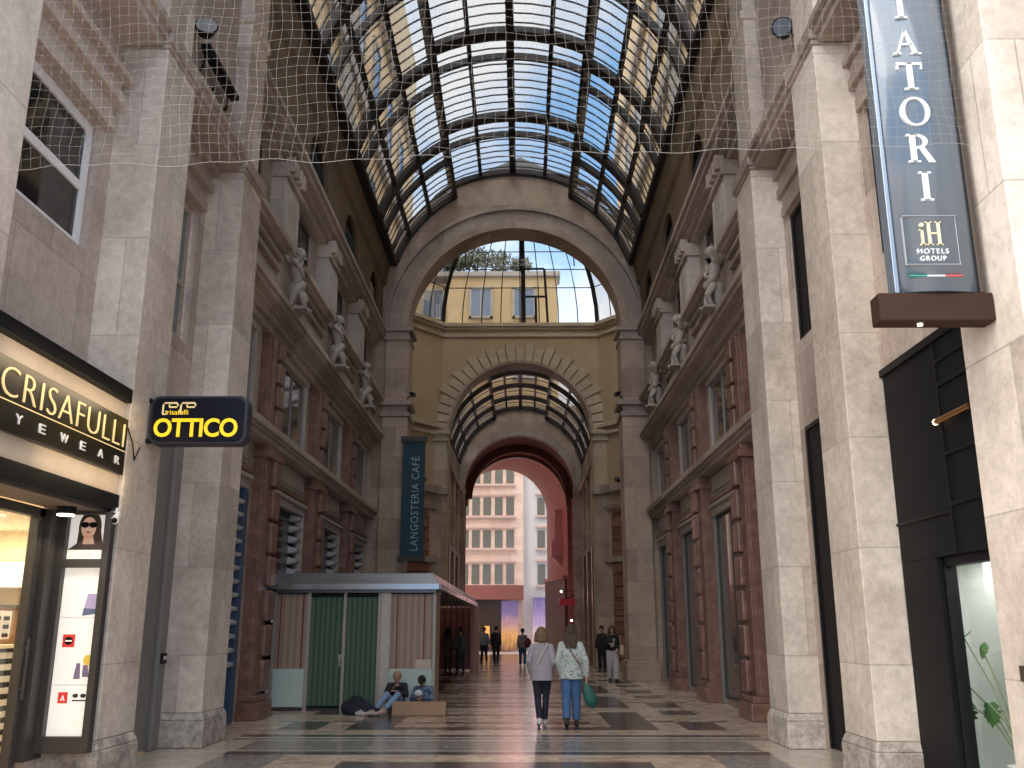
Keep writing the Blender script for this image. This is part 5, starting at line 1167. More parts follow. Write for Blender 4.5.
for (a, b) in ((-4.28, -3.62), (-3.56, -2.92)):
    mb = MB(); mb.box(a, b, KY + 0.01, KY + 0.04, 0.03, 2.22); d = mb.build('door', M_CURT, t)
    mb = MB(); mb.box(a, b, KY - 0.01, KY + 0.03, 0.03, 0.10); mb.box(a, b, KY - 0.01, KY + 0.03, 2.20, 2.26); mb.build('door_rail', M_BLACK, d)
mb = MB(); mb.box(-3.68, -3.62, KY - 0.06, KY - 0.01, 0.98, 1.08); mb.box(-3.665, -3.635, KY - 0.05, KY - 0.02, 0.85, 0.98); mb.build('door_lock', M_ALU, t)
for (a, b, reds) in ((-4.98, -4.36, (-4.9, -4.44)), (-2.66, -1.80, (-2.53, -1.98))):
    mb = MB(); mb.box(a, b, KY + 0.02, KY + 0.05, 0.8, 2.26); p = mb.build('blind_window', M_BLIND, t)
    mb = MB()
    for x in reds: mb.box(x - 0.012, x + 0.012, KY + 0.005, KY + 0.03, 0.8, 2.26)
    mb.build('red_strip', M_RLINE, p)
    mb = MB(); mb.box(a + (-0.14 if a < -4 else 0), b, KY - 0.02, KY + 0.05, 0.07, 0.80); mb.build('lower_panel', M_TEAL, t, bevel=0.01)
mb = MB(); mb.box(-2.13, -1.82, KY - 0.03, KY + 0.0, 0.80, 0.98); mb.build('white_sheet', simple('pale_sheet', (0.58, 0.48, 0.43), 0.6), t)
mb = MB(); mb.box(KX1 - 0.02, KX1, KY + 0.06, KYB, 0.05, 2.3); mb.box(KX0, KX0 + 0.03, KY + 0.06, KYB, 0.05, 2.3); mb.box(KX0, KX1, KYB - 0.03, KYB, 0.05, 2.3); mb.build('side_wall', M_BLIND, t)
mb = MB(); mb.box(KX0 - 0.02, KX1 + 0.01, KY - 0.02, KYB, 0, 0.05); mb.build('base', M_GREY, t)
mb = MB(); mb.box(KX1 - 0.08, KX1, 35.85, 35.95, 0, 2.4)
mb.build('canopy_post', simple('pink_post', (0.55, 0.33, 0.30), 0.5), t)
mb = MB(); mb.box(KX1 - 0.9, KX1 - 0.82, KYB, 26.0, 2.1, 2.36); mb.build('red_valance', simple('valance_red', (0.22, 0.02, 0.025), 0.6), t)
t = thing('glazed_cafe_front', (-4.2, 36.3, 0), 'dim red-panelled cafe front under the far end of the kiosk canopy', 'cafe front')
mb = MB(); mb.box(-3.3, -1.95, 36.6, 36.7, 0.1, 2.32); mb.build('red_panel', stripes('cafe_red_panel', (0.16, 0.04, 0.035), (0.30, 0.10, 0.085), 1.4, 0.4), t)
mb = MB(); mb.box(-3.9, -3.3, 36.6, 36.7, 0.0, 2.32); mb.build('dark_doorway', M_VOID, t)
mb = MB(); mb.box(-1.95, -1.62, 36.55, 36.75, 0.0, 2.36); mb.build('pink_pillar', simple('pink_pillar_paint', (0.55, 0.30, 0.27), 0.5), t)

# ------------------------------------------------------------------ banner
t = thing('vertical_banner', (-3.5, 29.95, 3.8), 'dark blue vertical LANGOSTERIA CAFE banner hanging beside the left arch pier', 'banner')
mb = MB(); mb.box(-3.84, -3.12, 29.86, 29.92, 3.78, 7.44); mb.build('cloth', simple('banner_blue', (0.008, 0.045, 0.075), 0.6), t)
mb = MB(); mb.box(-3.92, -3.06, 29.8, 29.98, 7.44, 7.62); mb.build('top_bar', M_GREY, t)
mb = MB(); mb.tube([(-3.8, 29.95, 7.53), (-3.8, 30.16, 7.53)], 0.03, 8); mb.build('bracket', M_GREY, t)
mb = MB(); mb.box(-3.92, -3.06, 29.82, 29.96, 3.62, 3.78); mb.build('bottom_bar', M_GREY, t)
text_mesh('lettering', 'LANGOSTERIA CAF\u00c9', simple('banner_letter', (0.30, 0.47, 0.52), 0.6), t, (-3.30, 29.855, 3.95), (0, 0, 1), (-1, 0, 0), 3.0, 0.30, 0.01, nrm=(0, -1, 0), spacing=1.15)

# ------------------------------------------------------------------ small fittings
def spot(loc, d, label, bracket, group, r=0.07, ln=0.2):
    t = thing('spotlight', loc, label, 'spotlight', group)
    p = Vector(loc); d = Vector(d).normalized()
    mb = MB(); mb.tube([p - d * ln * 0.5, p + d * ln * 0.3, p + d * ln * 0.5], [r * 0.7, r, r], 14); mb.build('head', M_BLACK, t)
    mb = MB(); mb.tube([p + d * ln * 0.5, p + d * (ln * 0.5 + 0.012)], r * 0.85, 14); mb.build('lens', simple('spot_lens', (0.10, 0.10, 0.11), 0.1), t)
    mb = MB(); mb.tube([p, Vector(bracket)], 0.02, 6); mb.build('bracket', M_BLACK, t)
for s, sn in ((-1, 'left'), (1, 'right')):
    for k, yc in enumerate(PIL):
        spot((gx(s, 4.34), yc + 0.72, 9.16), (-s * 0.5, -0.6, 0.4), 'small black spotlight on the parapet just beyond the %s statue of the %s wall' % (ordn[k], sn), (gx(s, 4.4), yc + 0.72, 8.99), 'parapet spotlights')
    spot((-0.22 + s * 3.4, 30.1, 9.1), (-s * 0.6, -0.5, -0.5), 'small dark spotlight on the %s pier of the great arch' % sn, (-0.22 + s * 3.6, 30.12, 8.9), 'arch pier spotlights', r=0.08)
    spot((OX + s * 3.86, 36.95, 7.28), (-s * 0.5, -0.8, 0.2), 'small spotlight standing on the octagon ledge at the %s of the lower arch' % sn, (OX + s * 3.9, 37.02, 7.14), 'octagon ledge spotlights', r=0.1)
t = thing('floodlight_rail', (-4.6, 12.3, 9.8), 'dark floodlight rail with a round lamp above the left entrance ledge', 'floodlight')
mb = MB(); mb.tube([(-4.55, 11.75, 9.88), (-4.5, 11.62, 9.94)], [0.10, 0.17], 20); mb.build('round_head', M_BLACK, t)
mb = MB(); mb.tube([(-4.5, 11.62, 9.94), (-4.495, 11.605, 9.945)], 0.15, 20); mb.build('lens', simple('flood_lens', (0.35, 0.35, 0.34), 0.15), t)
mb = MB(); mb.box(-4.62, -4.48, 11.8, 13.1, 9.68, 9.78); mb.box(-4.56, -4.42, 11.85, 13.05, 9.60, 9.68); mb.build('long_fixture', M_BLACK, t, bevel=0.01)
for y in (11.9, 12.45, 13.0):
    mb = MB(); mb.tube([(-4.58, y, 9.7), (-4.6, y, 9.45), (-4.72, y, 9.35)], 0.025, 6); mb.build('bracket', M_BLACK, t)
spot((3.72, 11.6, 9.8), (-0.3, -0.8, -0.25), 'round dark spotlight high on the right entrance wall above the ledge', (3.95, 11.7, 9.75), 'entrance spotlight', r=0.15, ln=0.26)
t = thing('cafe_lantern', (2.25, 50.2, 3.0), 'red glowing cafe sign box on the right under the reddish barrel vault', 'sign')
mb = MB(); mb.box(1.95, 2.9, 50.1, 50.5, 2.72, 3.05); mb.build('red_box', simple('red_glow', (0.25, 0.015, 0.02), 0.5, emit=(0.6, 0.03, 0.05), es=0.12), t)
mb = MB(); mb.tube([(2.4, 50.3, 3.05), (2.85, 50.3, 3.3)], 0.03, 6); mb.build('arm', M_BLACK, t)
for (p, lab) in (((2.05, 50.0, 3.42), 'bright white globe lamp above the red cafe sign box on the right'), ((2.55, 49.6, 1.95), 'bright white globe lamp below the red cafe sign box on the right')):
    t = thing('globe_lamp', p, lab, 'lamp', 'globe lamps by the far cafe')
    mb = MB(); mb.ball(p, 0.06, 12, 8); mb.build('globe', simple('globe_lit', (1, 1, 1), 0.4, emit=(1, 0.93, 0.85), es=5), t)
    mb = MB(); mb.tube([p, (2.9, p[1], p[2] + 0.05)], 0.02, 6); mb.build('arm', M_BLACK, t)

# ------------------------------------------------------------------ figures
def bake(mb, voxel, smooth=6, name='body'):
    me = bpy.data.meshes.new('tmp'); me.from_pydata(mb.v, [], mb.f); me.update()
    bm = bmesh.new(); bm.from_mesh(me); bmesh.ops.recalc_face_normals(bm, faces=bm.faces); bm.to_mesh(me); bm.free()
    o = bpy.data.objects.new('tmp', me); COL.objects.link(o)
    r = o.modifiers.new('r', 'REMESH'); r.mode = 'VOXEL'; r.voxel_size = voxel
    sm = o.modifiers.new('s', 'SMOOTH'); sm.iterations = smooth; sm.factor = 0.5
    dg = bpy.context.evaluated_depsgraph_get()
    out = bpy.data.meshes.new_from_object(o.evaluated_get(dg))
    bpy.data.objects.remove(o); bpy.data.meshes.remove(me)
    out.name = name
    out.polygons.foreach_set('use_smooth', [True] * len(out.polygons))
    return out
def baked(name, mb, mat, parent, voxel, smooth=6):
    me = bake(mb, voxel, smooth, name); me.materials.clear(); me.materials.append(mat)
    o = bpy.data.objects.new(name, me); COL.objects.link(o); o.parent = parent
    return o
def limb(mb, pts, rs, n=10):
    pts = [Vector(p) for p in pts]
    for i in range(len(pts) - 1):
        a, b = pts[i], pts[i + 1]
        if (b - a).length > 1e-4: mb.tube([a, b], [rs[i], rs[i + 1]], n)
    for p, r in zip(pts, rs): mb.ball(p, r, n, 6)
def hand(mb, wrist, d, palm_n, side, s=1.0, curl=0.5):
    """palm along d, facing palm_n; side=+1 puts the thumb on d x n side"""
    w = Vector(wrist); d = Vector(d).normalized(); n = Vector(palm_n); n = (n - d * n.dot(d)).normalized(); x = d.cross(n) * side
    for k in (-1, 0, 1): limb(mb, [w + x * k * 0.012 * s, w + d * 0.085 * s + x * k * 0.026 * s], [0.018 * s, 0.015 * s], 8)
    for k, ln in ((1.5, 0.075), (0.5, 0.085), (-0.5, 0.08), (-1.5, 0.062)):
        b = w + d * 0.085 * s + x * k * 0.02 * s
        m = b + (d * cos(curl * 0.6) + n * sin(curl * 0.6)) * ln * 0.55 * s
        e = m + (d * cos(curl * 1.7) + n * sin(curl * 1.7)) * ln * 0.5 * s
        limb(mb, [b, m, e], [0.0095 * s, 0.0088 * s, 0.0075 * s], 8)
    b = w + d * 0.025 * s + x * 0.026 * s
    m = b + (d * 0.7 + x * 0.7 + n * 0.2).normalized() * 0.04 * s
    limb(mb, [b, m, m + (d * 0.85 + x * 0.25 + n * 0.4).normalized() * 0.035 * s], [0.013 * s, 0.011 * s, 0.009 * s], 8)
BASE = dict(pelvis=(0, 0, .93), chest=(0, 0, 1.22), neck=(0, -.01, 1.42), head=(0, .015, 1.575),
            shoulderL=(-.158, -.01, 1.36), shoulderR=(.158, -.01, 1.36), elbowL=(-.215, -.03, 1.10), elbowR=(.215, -.03, 1.10), wristL=(-.22, .04, .87), wristR=(.22, .04, .87),
            hipL=(-.085, 0, .90), hipR=(.085, 0, .90), kneeL=(-.095, .02, .49), kneeR=(.095, .02, .49), ankleL=(-.095, -.02, .085), ankleR=(.095, -.02, .085),
            toeL=(-.105, .13, .03), toeR=(.105, .13, .03))
def person(label, loc, rz, H, skin, top, trous, shoe, hairm, pose=None, vox=0.012, leg_r=1.0, top_r=1.0, hair='short', face=False, hem=0.86, sleeves=True, group=None, trunk_r=1.0, cuff=0.10):
    J = {k: Vector(v) for k, v in BASE.items()}
    for k, v in (pose or {}).items(): J[k] = Vector(v)
    k = H / 1.70
    for n_ in J: J[n_] = J[n_] * k
    t = thing('person', (0, 0, 0), label, 'person', group)
    up = (J['neck'] - J['pelvis']).normalized()
    hd = (J['head'] - J['neck']).normalized()
    mb = MB()
    limb(mb, [J['pelvis'], J['pelvis'].lerp(J['chest'], .5), J['chest'], J['neck']], [.105 * k, .10 * k, .11 * k, .055 * k])
    limb(mb, [J['shoulderL'], J['chest'].lerp(J['neck'], .6), J['shoulderR']], [.055 * k, .085 * k, .055 * k])
    limb(mb, [J['neck'], J['head']], [.052 * k, .05 * k])
    # head: skull, jaw, nose, ears
    h = J['head']; f = Vector((0, 1, 0)); f = (f - hd * f.dot(hd)).normalized(); rt = f.cross(hd).normalized()
    mb.ball(h + hd * .03 * k, .088 * k, 16, 12, sc=(.88, 1.04, 1.12)); mb.ball(h - hd * .045 * k + f * .022 * k, .062 * k, 14, 10, sc=(.92, 1, 1.1))
    limb(mb, [h + hd * .022 * k + f * .088 * k, h - hd * .012 * k + f * .104 * k], [.009 * k, .014 * k], 8)
    for sd in (-1, 1): mb.ball(h + rt * sd * .08 * k - hd * .005 * k, .022 * k, 8, 6, sc=(.5, .8, 1.2))
    for S in 'LR':
        sg = -1 if S == 'L' else 1
        limb(mb, [J['shoulder' + S], J['elbow' + S], J['wrist' + S]], [.047 * k, .037 * k, .026 * k])
        dv = (J['wrist' + S] - J['elbow' + S]).normalized()
        pn = Vector((-sg, 0.15, 0)) if abs(dv.z) > .5 else Vector((0, 0, -1))
        hand(mb, J['wrist' + S], dv, pn, sg if abs(dv.z) > .5 else -sg, k * 1.0)
        limb(mb, [J['hip' + S], J['hip' + S].lerp(J['knee' + S], .4), J['knee' + S], J['knee' + S].lerp(J['ankle' + S], .35), J['ankle' + S]], [.085 * k, .075 * k, .05 * k, .05 * k, .034 * k])
        limb(mb, [J['ankle' + S], J['toe' + S]], [.034 * k, .026 * k])
    baked('body', mb, skin, t, vox * 0.75, 3)
    if trous:
        mb = MB(); r = leg_r
        limb(mb, [J['hipL'], J['hipR']], [.115 * k, .115 * k]); limb(mb, [J['pelvis'] + up * .06 * k, J['pelvis'] - up * .02 * k], [.125 * k, .125 * k])
        for S in 'LR':
            an = J['ankle' + S].lerp(J['knee' + S], cuff)
            limb(mb, [J['hip' + S], J['hip' + S].lerp(J['knee' + S], .4), J['knee' + S], J['knee' + S].lerp(J['ankle' + S], .5)], [.108 * k, .098 * k * (0.5 + r / 2), .072 * k * r, .066 * k * r])
            mb.tube([J['knee' + S].lerp(J['ankle' + S], .5), an], [.066 * k * r, .060 * k * r * (0.6 + 0.4 * r)], 12)
        baked('trousers', mb, trous, t, vox, 4)
    mb = MB(); q = top_r
    bot = J['pelvis'] + up * (hem * 1.0 - .93) * k if True else None
    limb(mb, [J['chest'].lerp(J['neck'], .45), J['chest'], J['pelvis'].lerp(J['chest'], .5), J['pelvis'] + up * .05 * k], [.105 * k, .135 * k * q, .132 * k * q * trunk_r, .135 * k * q * trunk_r])
    mb.tube([J['pelvis'].lerp(J['chest'], .3), bot], [.138 * k * q * trunk_r, .148 * k * q * trunk_r], 16)
    for sd in (-1, 1):
        o_ = rt * sd * .055 * k
        limb(mb, [J['chest'] + o_, J['pelvis'] + up * .07 * k + o_], [.118 * k * q, .118 * k * q * trunk_r]); mb.tube([J['pelvis'].lerp(J['chest'], .3) + o_, bot + o_], [.118 * k * q * trunk_r, .128 * k * q * trunk_r], 16)
    limb(mb, [J['shoulderL'], J['chest'].lerp(J['neck'], .65), J['shoulderR']], [.058 * k * q, .092 * k, .058 * k * q])
    for S in 'LR':
        e = J['elbow' + S].lerp(J['wrist' + S], .9) if sleeves else J['shoulder' + S].lerp(J['elbow' + S], .7)
        if sleeves: limb(mb, [J['shoulder' + S], J['elbow' + S], e], [.060 * k * q, .052 * k * q, .042 * k * q])
        else: limb(mb, [J['shoulder' + S], e], [.066 * k, .062 * k])
    baked('top', mb, top, t, vox, 5)
    for S in 'LR':
        a, to = J['ankle' + S], J['toe' + S]; d = (to - a); d.z = 0
        d = d.normalized() if d.length > 1e-3 else Vector((0, 1, 0)); fw = (to - a).normalized()
        mb = MB(); lo = Vector((0, 0, -.035 * k))
        limb(mb, [a + lo * .6 - d * .045 * k, a.lerp(to, .5) + lo * .2, to + d * .02 * k], [.043 * k, .045 * k, .035 * k]); limb(mb, [a + Vector((0, 0, .01)), a + lo], [.044 * k, .045 * k])
        baked('shoe', mb, shoe, t, vox * .8, 3)
    mb = MB()
    mb.ball(h + hd * .042 * k - f * .014 * k, .098 * k, 16, 12, sc=(.96, 1.04, 1.06)); 
    if hair == 'short': mb.ball(h - f * .04 * k + hd * 0.0 * k, .075 * k, 14, 10, sc=(1.05, .9, 1.0))
    if hair == 'bob':
        mb.ball(h - f * .03 * k - hd * .02 * k, .10 * k, 16, 12, sc=(1.18, .95, 1.1)); mb.ball(h - f * .035 * k - hd * .085 * k, .085 * k, 16, 12, sc=(1.45, .85, .8))
        for sd in (-1, 1): limb(mb, [h + rt * sd * .085 * k + hd * .03 * k, h + rt * sd * .10 * k - hd * .10 * k], [.035 * k, .04 * k])
    if hair == 'long':
        mb.ball(h - f * .03 * k, .10 * k, 16, 12, sc=(1.1, .95, 1.1))
        for a in (-.06, -.02, .02, .06): limb(mb, [h + rt * a * k - f * .05 * k, h + rt * a * 1.35 * k - f * .085 * k - hd * .16 * k, h + rt * a * 1.1 * k - f * .095 * k - hd * .27 * k], [.05 * k, .045 * k, .02 * k])
        for sd in (-1, 1): limb(mb, [h + rt * sd * .08 * k + hd * .03 * k - f * .01 * k, h + rt * sd * .09 * k - hd * .14 * k - f * .02 * k], [.03 * k, .03 * k])
    if hair == 'cap':
        limb(mb, [h + hd * .07 * k + f * .07 * k, h + hd * .062 * k + f * .13 * k], [.045 * k, .03 * k])
    if hair == 'bun': mb.ball(h + hd * .11 * k - f * .06 * k, .045 * k, 12, 8)
    baked('hair' if hair != 'cap' else 'cap', mb, hairm, t, vox * .8, 3)
    if face:
        for sd in (-1, 1):
            mb = MB(); mb.ball(h + f * .090 * k + rt * sd * .032 * k + hd * .018 * k, .0105 * k, 8, 6); mb.build('eye', M_BLACK, t)
        mb = MB(); mb.ball(h + f * .088 * k - hd * .052 * k, .02 * k, 10, 6, sc=(1.1, .45, .32)); mb.build('mouth', simple('lips', (0.35, 0.11, 0.09), 0.5), t)
    t.location = loc; t.rotation_euler = (0, 0, rz)
    return t
SK = simple('skin', (0.50, 0.30, 0.21), 0.55); SKD = simple('skin_dark', (0.30, 0.17, 0.11), 0.55)
def pattern_mat(name, cols, sc):
    m, nt, b = nodes_of(name); tc = nt.nodes.new('ShaderNodeTexCoord'); n = nt.nodes.new('ShaderNodeTexNoise'); n.inputs['Scale'].default_value = sc; n.inputs['Detail'].default_value = 2; n.inputs['Distortion'].default_value = 1.5
    cr = nt.nodes.new('ShaderNodeValToRGB'); cr.color_ramp.interpolation = 'CONSTANT'
    while len(cr.color_ramp.elements) < len(cols): cr.color_ramp.elements.new(0.5)
    for e, (p, c) in zip(cr.color_ramp.elements, cols): e.position = p; e.color = (*c, 1)
    nt.links.new(tc.outputs['Object'], n.inputs['Vector']); nt.links.new(n.outputs['Fac'], cr.inputs['Fac']); nt.links.new(cr.outputs['Color'], b.inputs['Base Color']); b.inputs['Roughness'].default_value = 0.8
    return m
C = lambda n, c, r=0.8, **k: simple(n, c, r, **k)
JEANS = C('denim', (0.05, 0.125, 0.27), var=0.3, vscale=14); NAVY = C('navy_trousers', (0.012, 0.016, 0.030)); GREYTOP = C('grey_pullover', (0.33, 0.315, 0.34), var=0.08, vscale=20)
PRINT = pattern_mat('printed_blouse', [(0, (0.20, 0.27, 0.25)), (.42, (0.52, 0.57, 0.53)), (.50, (0.30, 0.37, 0.34)), (.54, (0.60, 0.60, 0.56)), (.62, (0.25, 0.28, 0.29))], 13)
SHOE_W = C('white_trainers', (0.62, 0.60, 0.58)); SHOE_D = C('dark_shoes', (0.03, 0.03, 0.035)); BLACKC = C('black_cloth', (0.014, 0.014, 0.016))
BLOND = C('brown_blond_hair', (0.16, 0.10, 0.055), var=0.4, vscale=25); BROWNH = C('brown_hair', (0.06, 0.038, 0.026), var=0.3, vscale=25); DARKH = C('dark_hair', (0.018, 0.014, 0.012))
# two women walking away
w1 = person('woman in a grey pullover and black trousers walking away, left of the pair', (0.33, 16.45, 0), radians(2), 1.60, SK, GREYTOP, NAVY, SHOE_W, BLOND, vox=.009, hair='bob', hem=.79, leg_r=.92, trunk_r=1.12, top_r=1.08,
       pose=dict(kneeL=(-.07, .03, .48), ankleL=(-.055, -.16, .12), toeL=(-.06, -.03, .03), kneeR=(.075, .10, .50), ankleR=(.05, .10, .085), toeR=(.05, .25, .05), elbowL=(-.235, -.08, 1.12), wristL=(-.20, .06, .92), elbowR=(.225, -.05, 1.11), wristR=(.17, .12, .96)))
w2 = person('woman in a pale printed blouse and blue jeans walking away, right of the pair', (0.82, 16.35, 0), radians(-4), 1.64, SK, PRINT, JEANS, SHOE_D, BROWNH, vox=.009, hair='long', hem=.80, leg_r=1.12, trunk_r=1.1, top_r=1.1,
       pose=dict(kneeL=(-.085, -.02, .48), ankleL=(-.085, -.17, .12), toeL=(-.09, -.05, .03), kneeR=(.08, .09, .5), ankleR=(.075, .12, .085), toeR=(.08, .27, .04), elbowR=(.26, -.04, 1.09), wristR=(.265, .02, .84), elbowL=(-.225, -.06, 1.1), wristL=(-.19, .05, .90)))
def strap(par, pts, name, mat, r=.012):
    mb = MB(); mb.tube([Vector(p) for p in pts], r, 6); me = bake(mb, .008, 1, name); me.materials.append(mat)
    o = bpy.data.objects.new(name, me); COL.objects.link(o); o.location = par.location; o.rotation_euler = par.rotation_euler
    return o
tag(strap(w1, [(.10, -.09, 1.36), (.05, -.155, 1.25), (-.06, -.175, 1.05), (-.16, -.12, .90)], 'bag_strap', C('cream_strap', (0.6, 0.57, 0.5))), 'cream bag strap across the back of the woman in the grey pullover', 'bag strap')
tag(strap(w2, [(-.08, -.09, 1.38), (-.02, -.165, 1.26), (.10, -.185, 1.08), (.17, -.13, .96)], 'bag_strap', C('plum_strap', (0.22, 0.10, 0.11))), 'dark plum strap across the back of the printed blouse', 'bag strap')
t = thing('handbag', (1.08, 16.36, .30), 'dark green bag swinging from the hand of the woman in blue jeans', 'bag')
mb = MB(); P0 = Vector((1.05, 16.36, .70)); P1 = Vector((1.17, 16.38, .36))
mb2 = MB(); limb(mb2, [P0, P0.lerp(P1, .35), P0.lerp(P1, .75), P1], [.03, .09, .115, .06], 14)
mb2.v = [(v[0], 16.37 + (v[1] - 16.37) * .5, v[2]) for v in mb2.v]
mb2.v = [tuple(Vector(v) - t.location) for v in mb2.v]
baked('pouch', mb2, C('green_leather', (0.01, 0.10, 0.085), .5), t, .009, 3)
mb = MB(); mb.tube([P0 + Vector((-.02, 0, 0)), P0 + Vector((-.015, 0, .07)), P0 + Vector((.015, 0, .07)), P0 + Vector((.02, 0, 0))], .008, 6); mb.build('handle', C('green_leather', (0.01, 0.10, 0.085), .5), t)
# woman facing us on the right, and two dark figures behind
wr = person('woman with pale trousers and a dark jacket walking towards us by the right pier', (2.72, 29.3, 0), radians(176), 1.66, SK, BLACKC, C('pale_trousers', (0.50, 0.48, 0.50)), SHOE_D, C('auburn_hair', (0.10, 0.035, 0.025)), hair='bob', face=True, leg_r=1.3, hem=.98, vox=.011,
       pose=dict(kneeL=(-.10, .10, .50), ankleL=(-.10, .12, .085), toeL=(-.11, .27, .04), kneeR=(.09, -.02, .48), ankleR=(.09, -.16, .12), toeR=(.10, -.03, .03), elbowR=(.24, -.03, 1.12), wristR=(.10, .20, 1.16), elbowL=(-.24, -.03, 1.12), wristL=(-.14, .18, 1.0)))
mb = MB(); mb.tube([(2.76, 29.13, 1.28), (2.74, 29.12, 1.1), (2.66, 29.12, 1.05)], .045, 8)
tag(mb.build('scarf', C('white_scarf', (0.6, 0.58, 0.56)), loc=(2.74, 29.12, 1.1)), 'white scarf hanging over the dark jacket of the woman by the right pier', 'scarf')
t = thing('tote_bag', (2.98, 29.25, .78), 'beige shoulder bag at the side of the woman with pale trousers', 'bag')
mb = MB(); mb.box(2.93, 3.06, 29.12, 29.36, .80, 1.10); mb.build('pouch', C('beige_cloth', (0.55, 0.42, 0.30)), t, bevel=.03)
mb = MB(); mb.tube([(2.96, 29.24, 1.10), (2.93, 29.27, 1.36), (2.90, 29.3, 1.38)], .01, 6); mb.build('strap', C('beige_cloth', (0.55, 0.42, 0.30)), t)
person('figure all in black standing behind the woman with pale trousers', (2.98, 36.2, 0), radians(160), 1.66, SK, BLACKC, BLACKC, SHOE_D, DARKH, hair='short', vox=.014)
person('person in a dim grey jacket standing by the dark doorway at the right pier', (4.0, 36.3, 0), radians(120), 1.60, SK, C('dim_grey_jacket', (0.12, 0.11, 0.115)), BLACKC, SHOE_D, DARKH, hair='short', vox=.014)
# far walkers
person('far walker in a grey shirt and dark trousers, leftmost of the three by the street', (-1.72, 44.0, 0), radians(8), 1.62, SK, C('grey_shirt', (0.17, 0.18, 0.20)), BLACKC, SHOE_D, C('reddish_hair', (0.12, 0.05, 0.04)), hair='short', vox=.016, pose=dict(ankleL=(-.12, .12, .085), toeL=(-.12, .26, .03), ankleR=(.11, -.15, .1), toeR=(.11, -.02, .03)))
person('far walker dressed in black, middle of the three by the street', (-1.16, 43.2, 0), radians(-15), 1.66, SK, BLACKC, BLACKC, SHOE_D, DARKH, hair='short', vox=.016, pose=dict(ankleL=(-.10, .14, .085), toeL=(-.10, .28, .03), ankleR=(.10, -.12, .1), toeR=(.10, 0, .03)))
wb_ = person('far walker in a mauve top and blue jeans with a dark red bag', (0.02, 40.9, 0), radians(-5), 1.56, SK, C('mauve_top', (0.22, 0.16, 0.17)), C('dark_denim', (0.03, 0.06, 0.14)), SHOE_W, DARKH, hair='short', vox=.015, pose=dict(ankleL=(-.11, .10, .085), toeL=(-.11, .24, .03)))
t = thing('backpack', (0.25, 40.75, .8), 'dark red bag hanging at the side of the far walker in blue jeans', 'bag')
mb = MB(); mb.ball((0.24, 40.75, .98), .16, 12, 10, sc=(.9, .7, 1.25)); mb.build('pouch', C('wine_red', (0.10, 0.01, 0.02)), t)
mb = MB(); mb.tube([(0.2, 40.78, 1.1), (0.14, 40.82, 1.28)], .02, 6); mb.build('strap', C('wine_red', (0.10, 0.01, 0.02)), t)
person('dim figure in grey top and jeans under the kiosk canopy, nearer the red panels', (-2.15, 34.2, 0), radians(20), 1.62, SK, C('dim_grey_top', (0.12, 0.12, 0.12)), C('dim_jeans', (0.05, 0.065, 0.10)), SHOE_D, BROWNH, hair='short', vox=.014, pose=dict(ankleL=(-.11, .12, .085), toeL=(-.11, .26, .03)))
person('dim figure in a brown coat under the kiosk canopy, close behind the kiosk corner', (-2.62, 34.4, 0), radians(-30), 1.62, SK, C('dim_brown_coat', (0.13, 0.09, 0.065)), C('dim_brown', (0.07, 0.05, 0.04)), SHOE_D, DARKH, hair='long', vox=.014, hem=.7)
# the two seated by the kiosk
LJ = C('light_jeans', (0.22, 0.33, 0.50), var=0.25, vscale=12)
person('bald seated person in a dark jacket and light jeans leaning on the kiosk', (-2.42, 19.12, 0), radians(180), 1.50, SK, C('dark_jacket', (0.016, 0.017, 0.026)), LJ, C('pink_beige_shoes', (0.50, 0.34, 0.29)), C('shaved_hair', (0.36, 0.23, 0.14)), hair='none', face=True, vox=.010, hem=.93, cuff=.12,
       pose=dict(pelvis=(0, .02, .14), chest=(.02, .02, .42), neck=(.02, .05, .63), head=(.015, .09, .745), shoulderL=(-.16, .05, .585), shoulderR=(.19, .04, .585), hipL=(-.08, .06, .14), hipR=(.09, .06, .14), kneeL=(-.05, .42, .40), kneeR=(.20, .36, .40), ankleL=(.22, .66, .10), ankleR=(.42, .56, .10), toeL=(.32, .76, .05), toeR=(.52, .66, .05), elbowR=(.26, .17, .36), wristR=(.08, .26, .53), elbowL=(-.22, .20, .38), wristL=(-.03, .32, .46)))
person('seated person with dark hair and blue jacket behind the cardboard box', (-1.92, 19.2, 0), radians(172), 1.46, SKD, pattern_mat('blue_jacket', [(0, (0.05, 0.08, 0.17)), (.45, (0.13, 0.20, 0.30)), (.55, (0.06, 0.10, 0.19)), (.65, (0.25, 0.32, 0.38))], 6), C('dark_blue_trousers', (0.03, 0.04, 0.08)), SHOE_D, DARKH, hair='cap', face=True, vox=.010, hem=.93,
       pose=dict(pelvis=(0, .02, .13), chest=(0, .05, .38), neck=(0, .10, .57), head=(.01, .17, .675), shoulderL=(-.17, .08, .53), shoulderR=(.17, .08, .53), hipL=(-.08, .06, .13), hipR=(.08, .06, .13), kneeL=(-.16, .38, .26), kneeR=(.16, .38, .26), ankleL=(.05, .50, .09), ankleR=(-.02, .60, .09), toeL=(.16, .56, .05), toeR=(-.13, .64, .05), elbowL=(-.23, .20, .32), wristL=(-.06, .36, .34), elbowR=(.23, .20, .32), wristR=(.08, .36, .32)))
mb = MB(); mb.ball((-1.99, 18.82, .38), .07, 10, 8, sc=(1.2, .6, .9))
tag(mb.build('white_cloth', C('white_cloth', (0.62, 0.62, 0.66)), loc=(-1.99, 18.82, .34)), 'white cloth held by the seated person in the blue jacket', 'cloth')
t = thing('cardboard_box', (-1.92, 18.45, 0), 'low open brown cardboard box in front of the seated people', 'box')
M_CARD = C('cardboard', (0.40, 0.255, 0.165), var=.08, vscale=3)
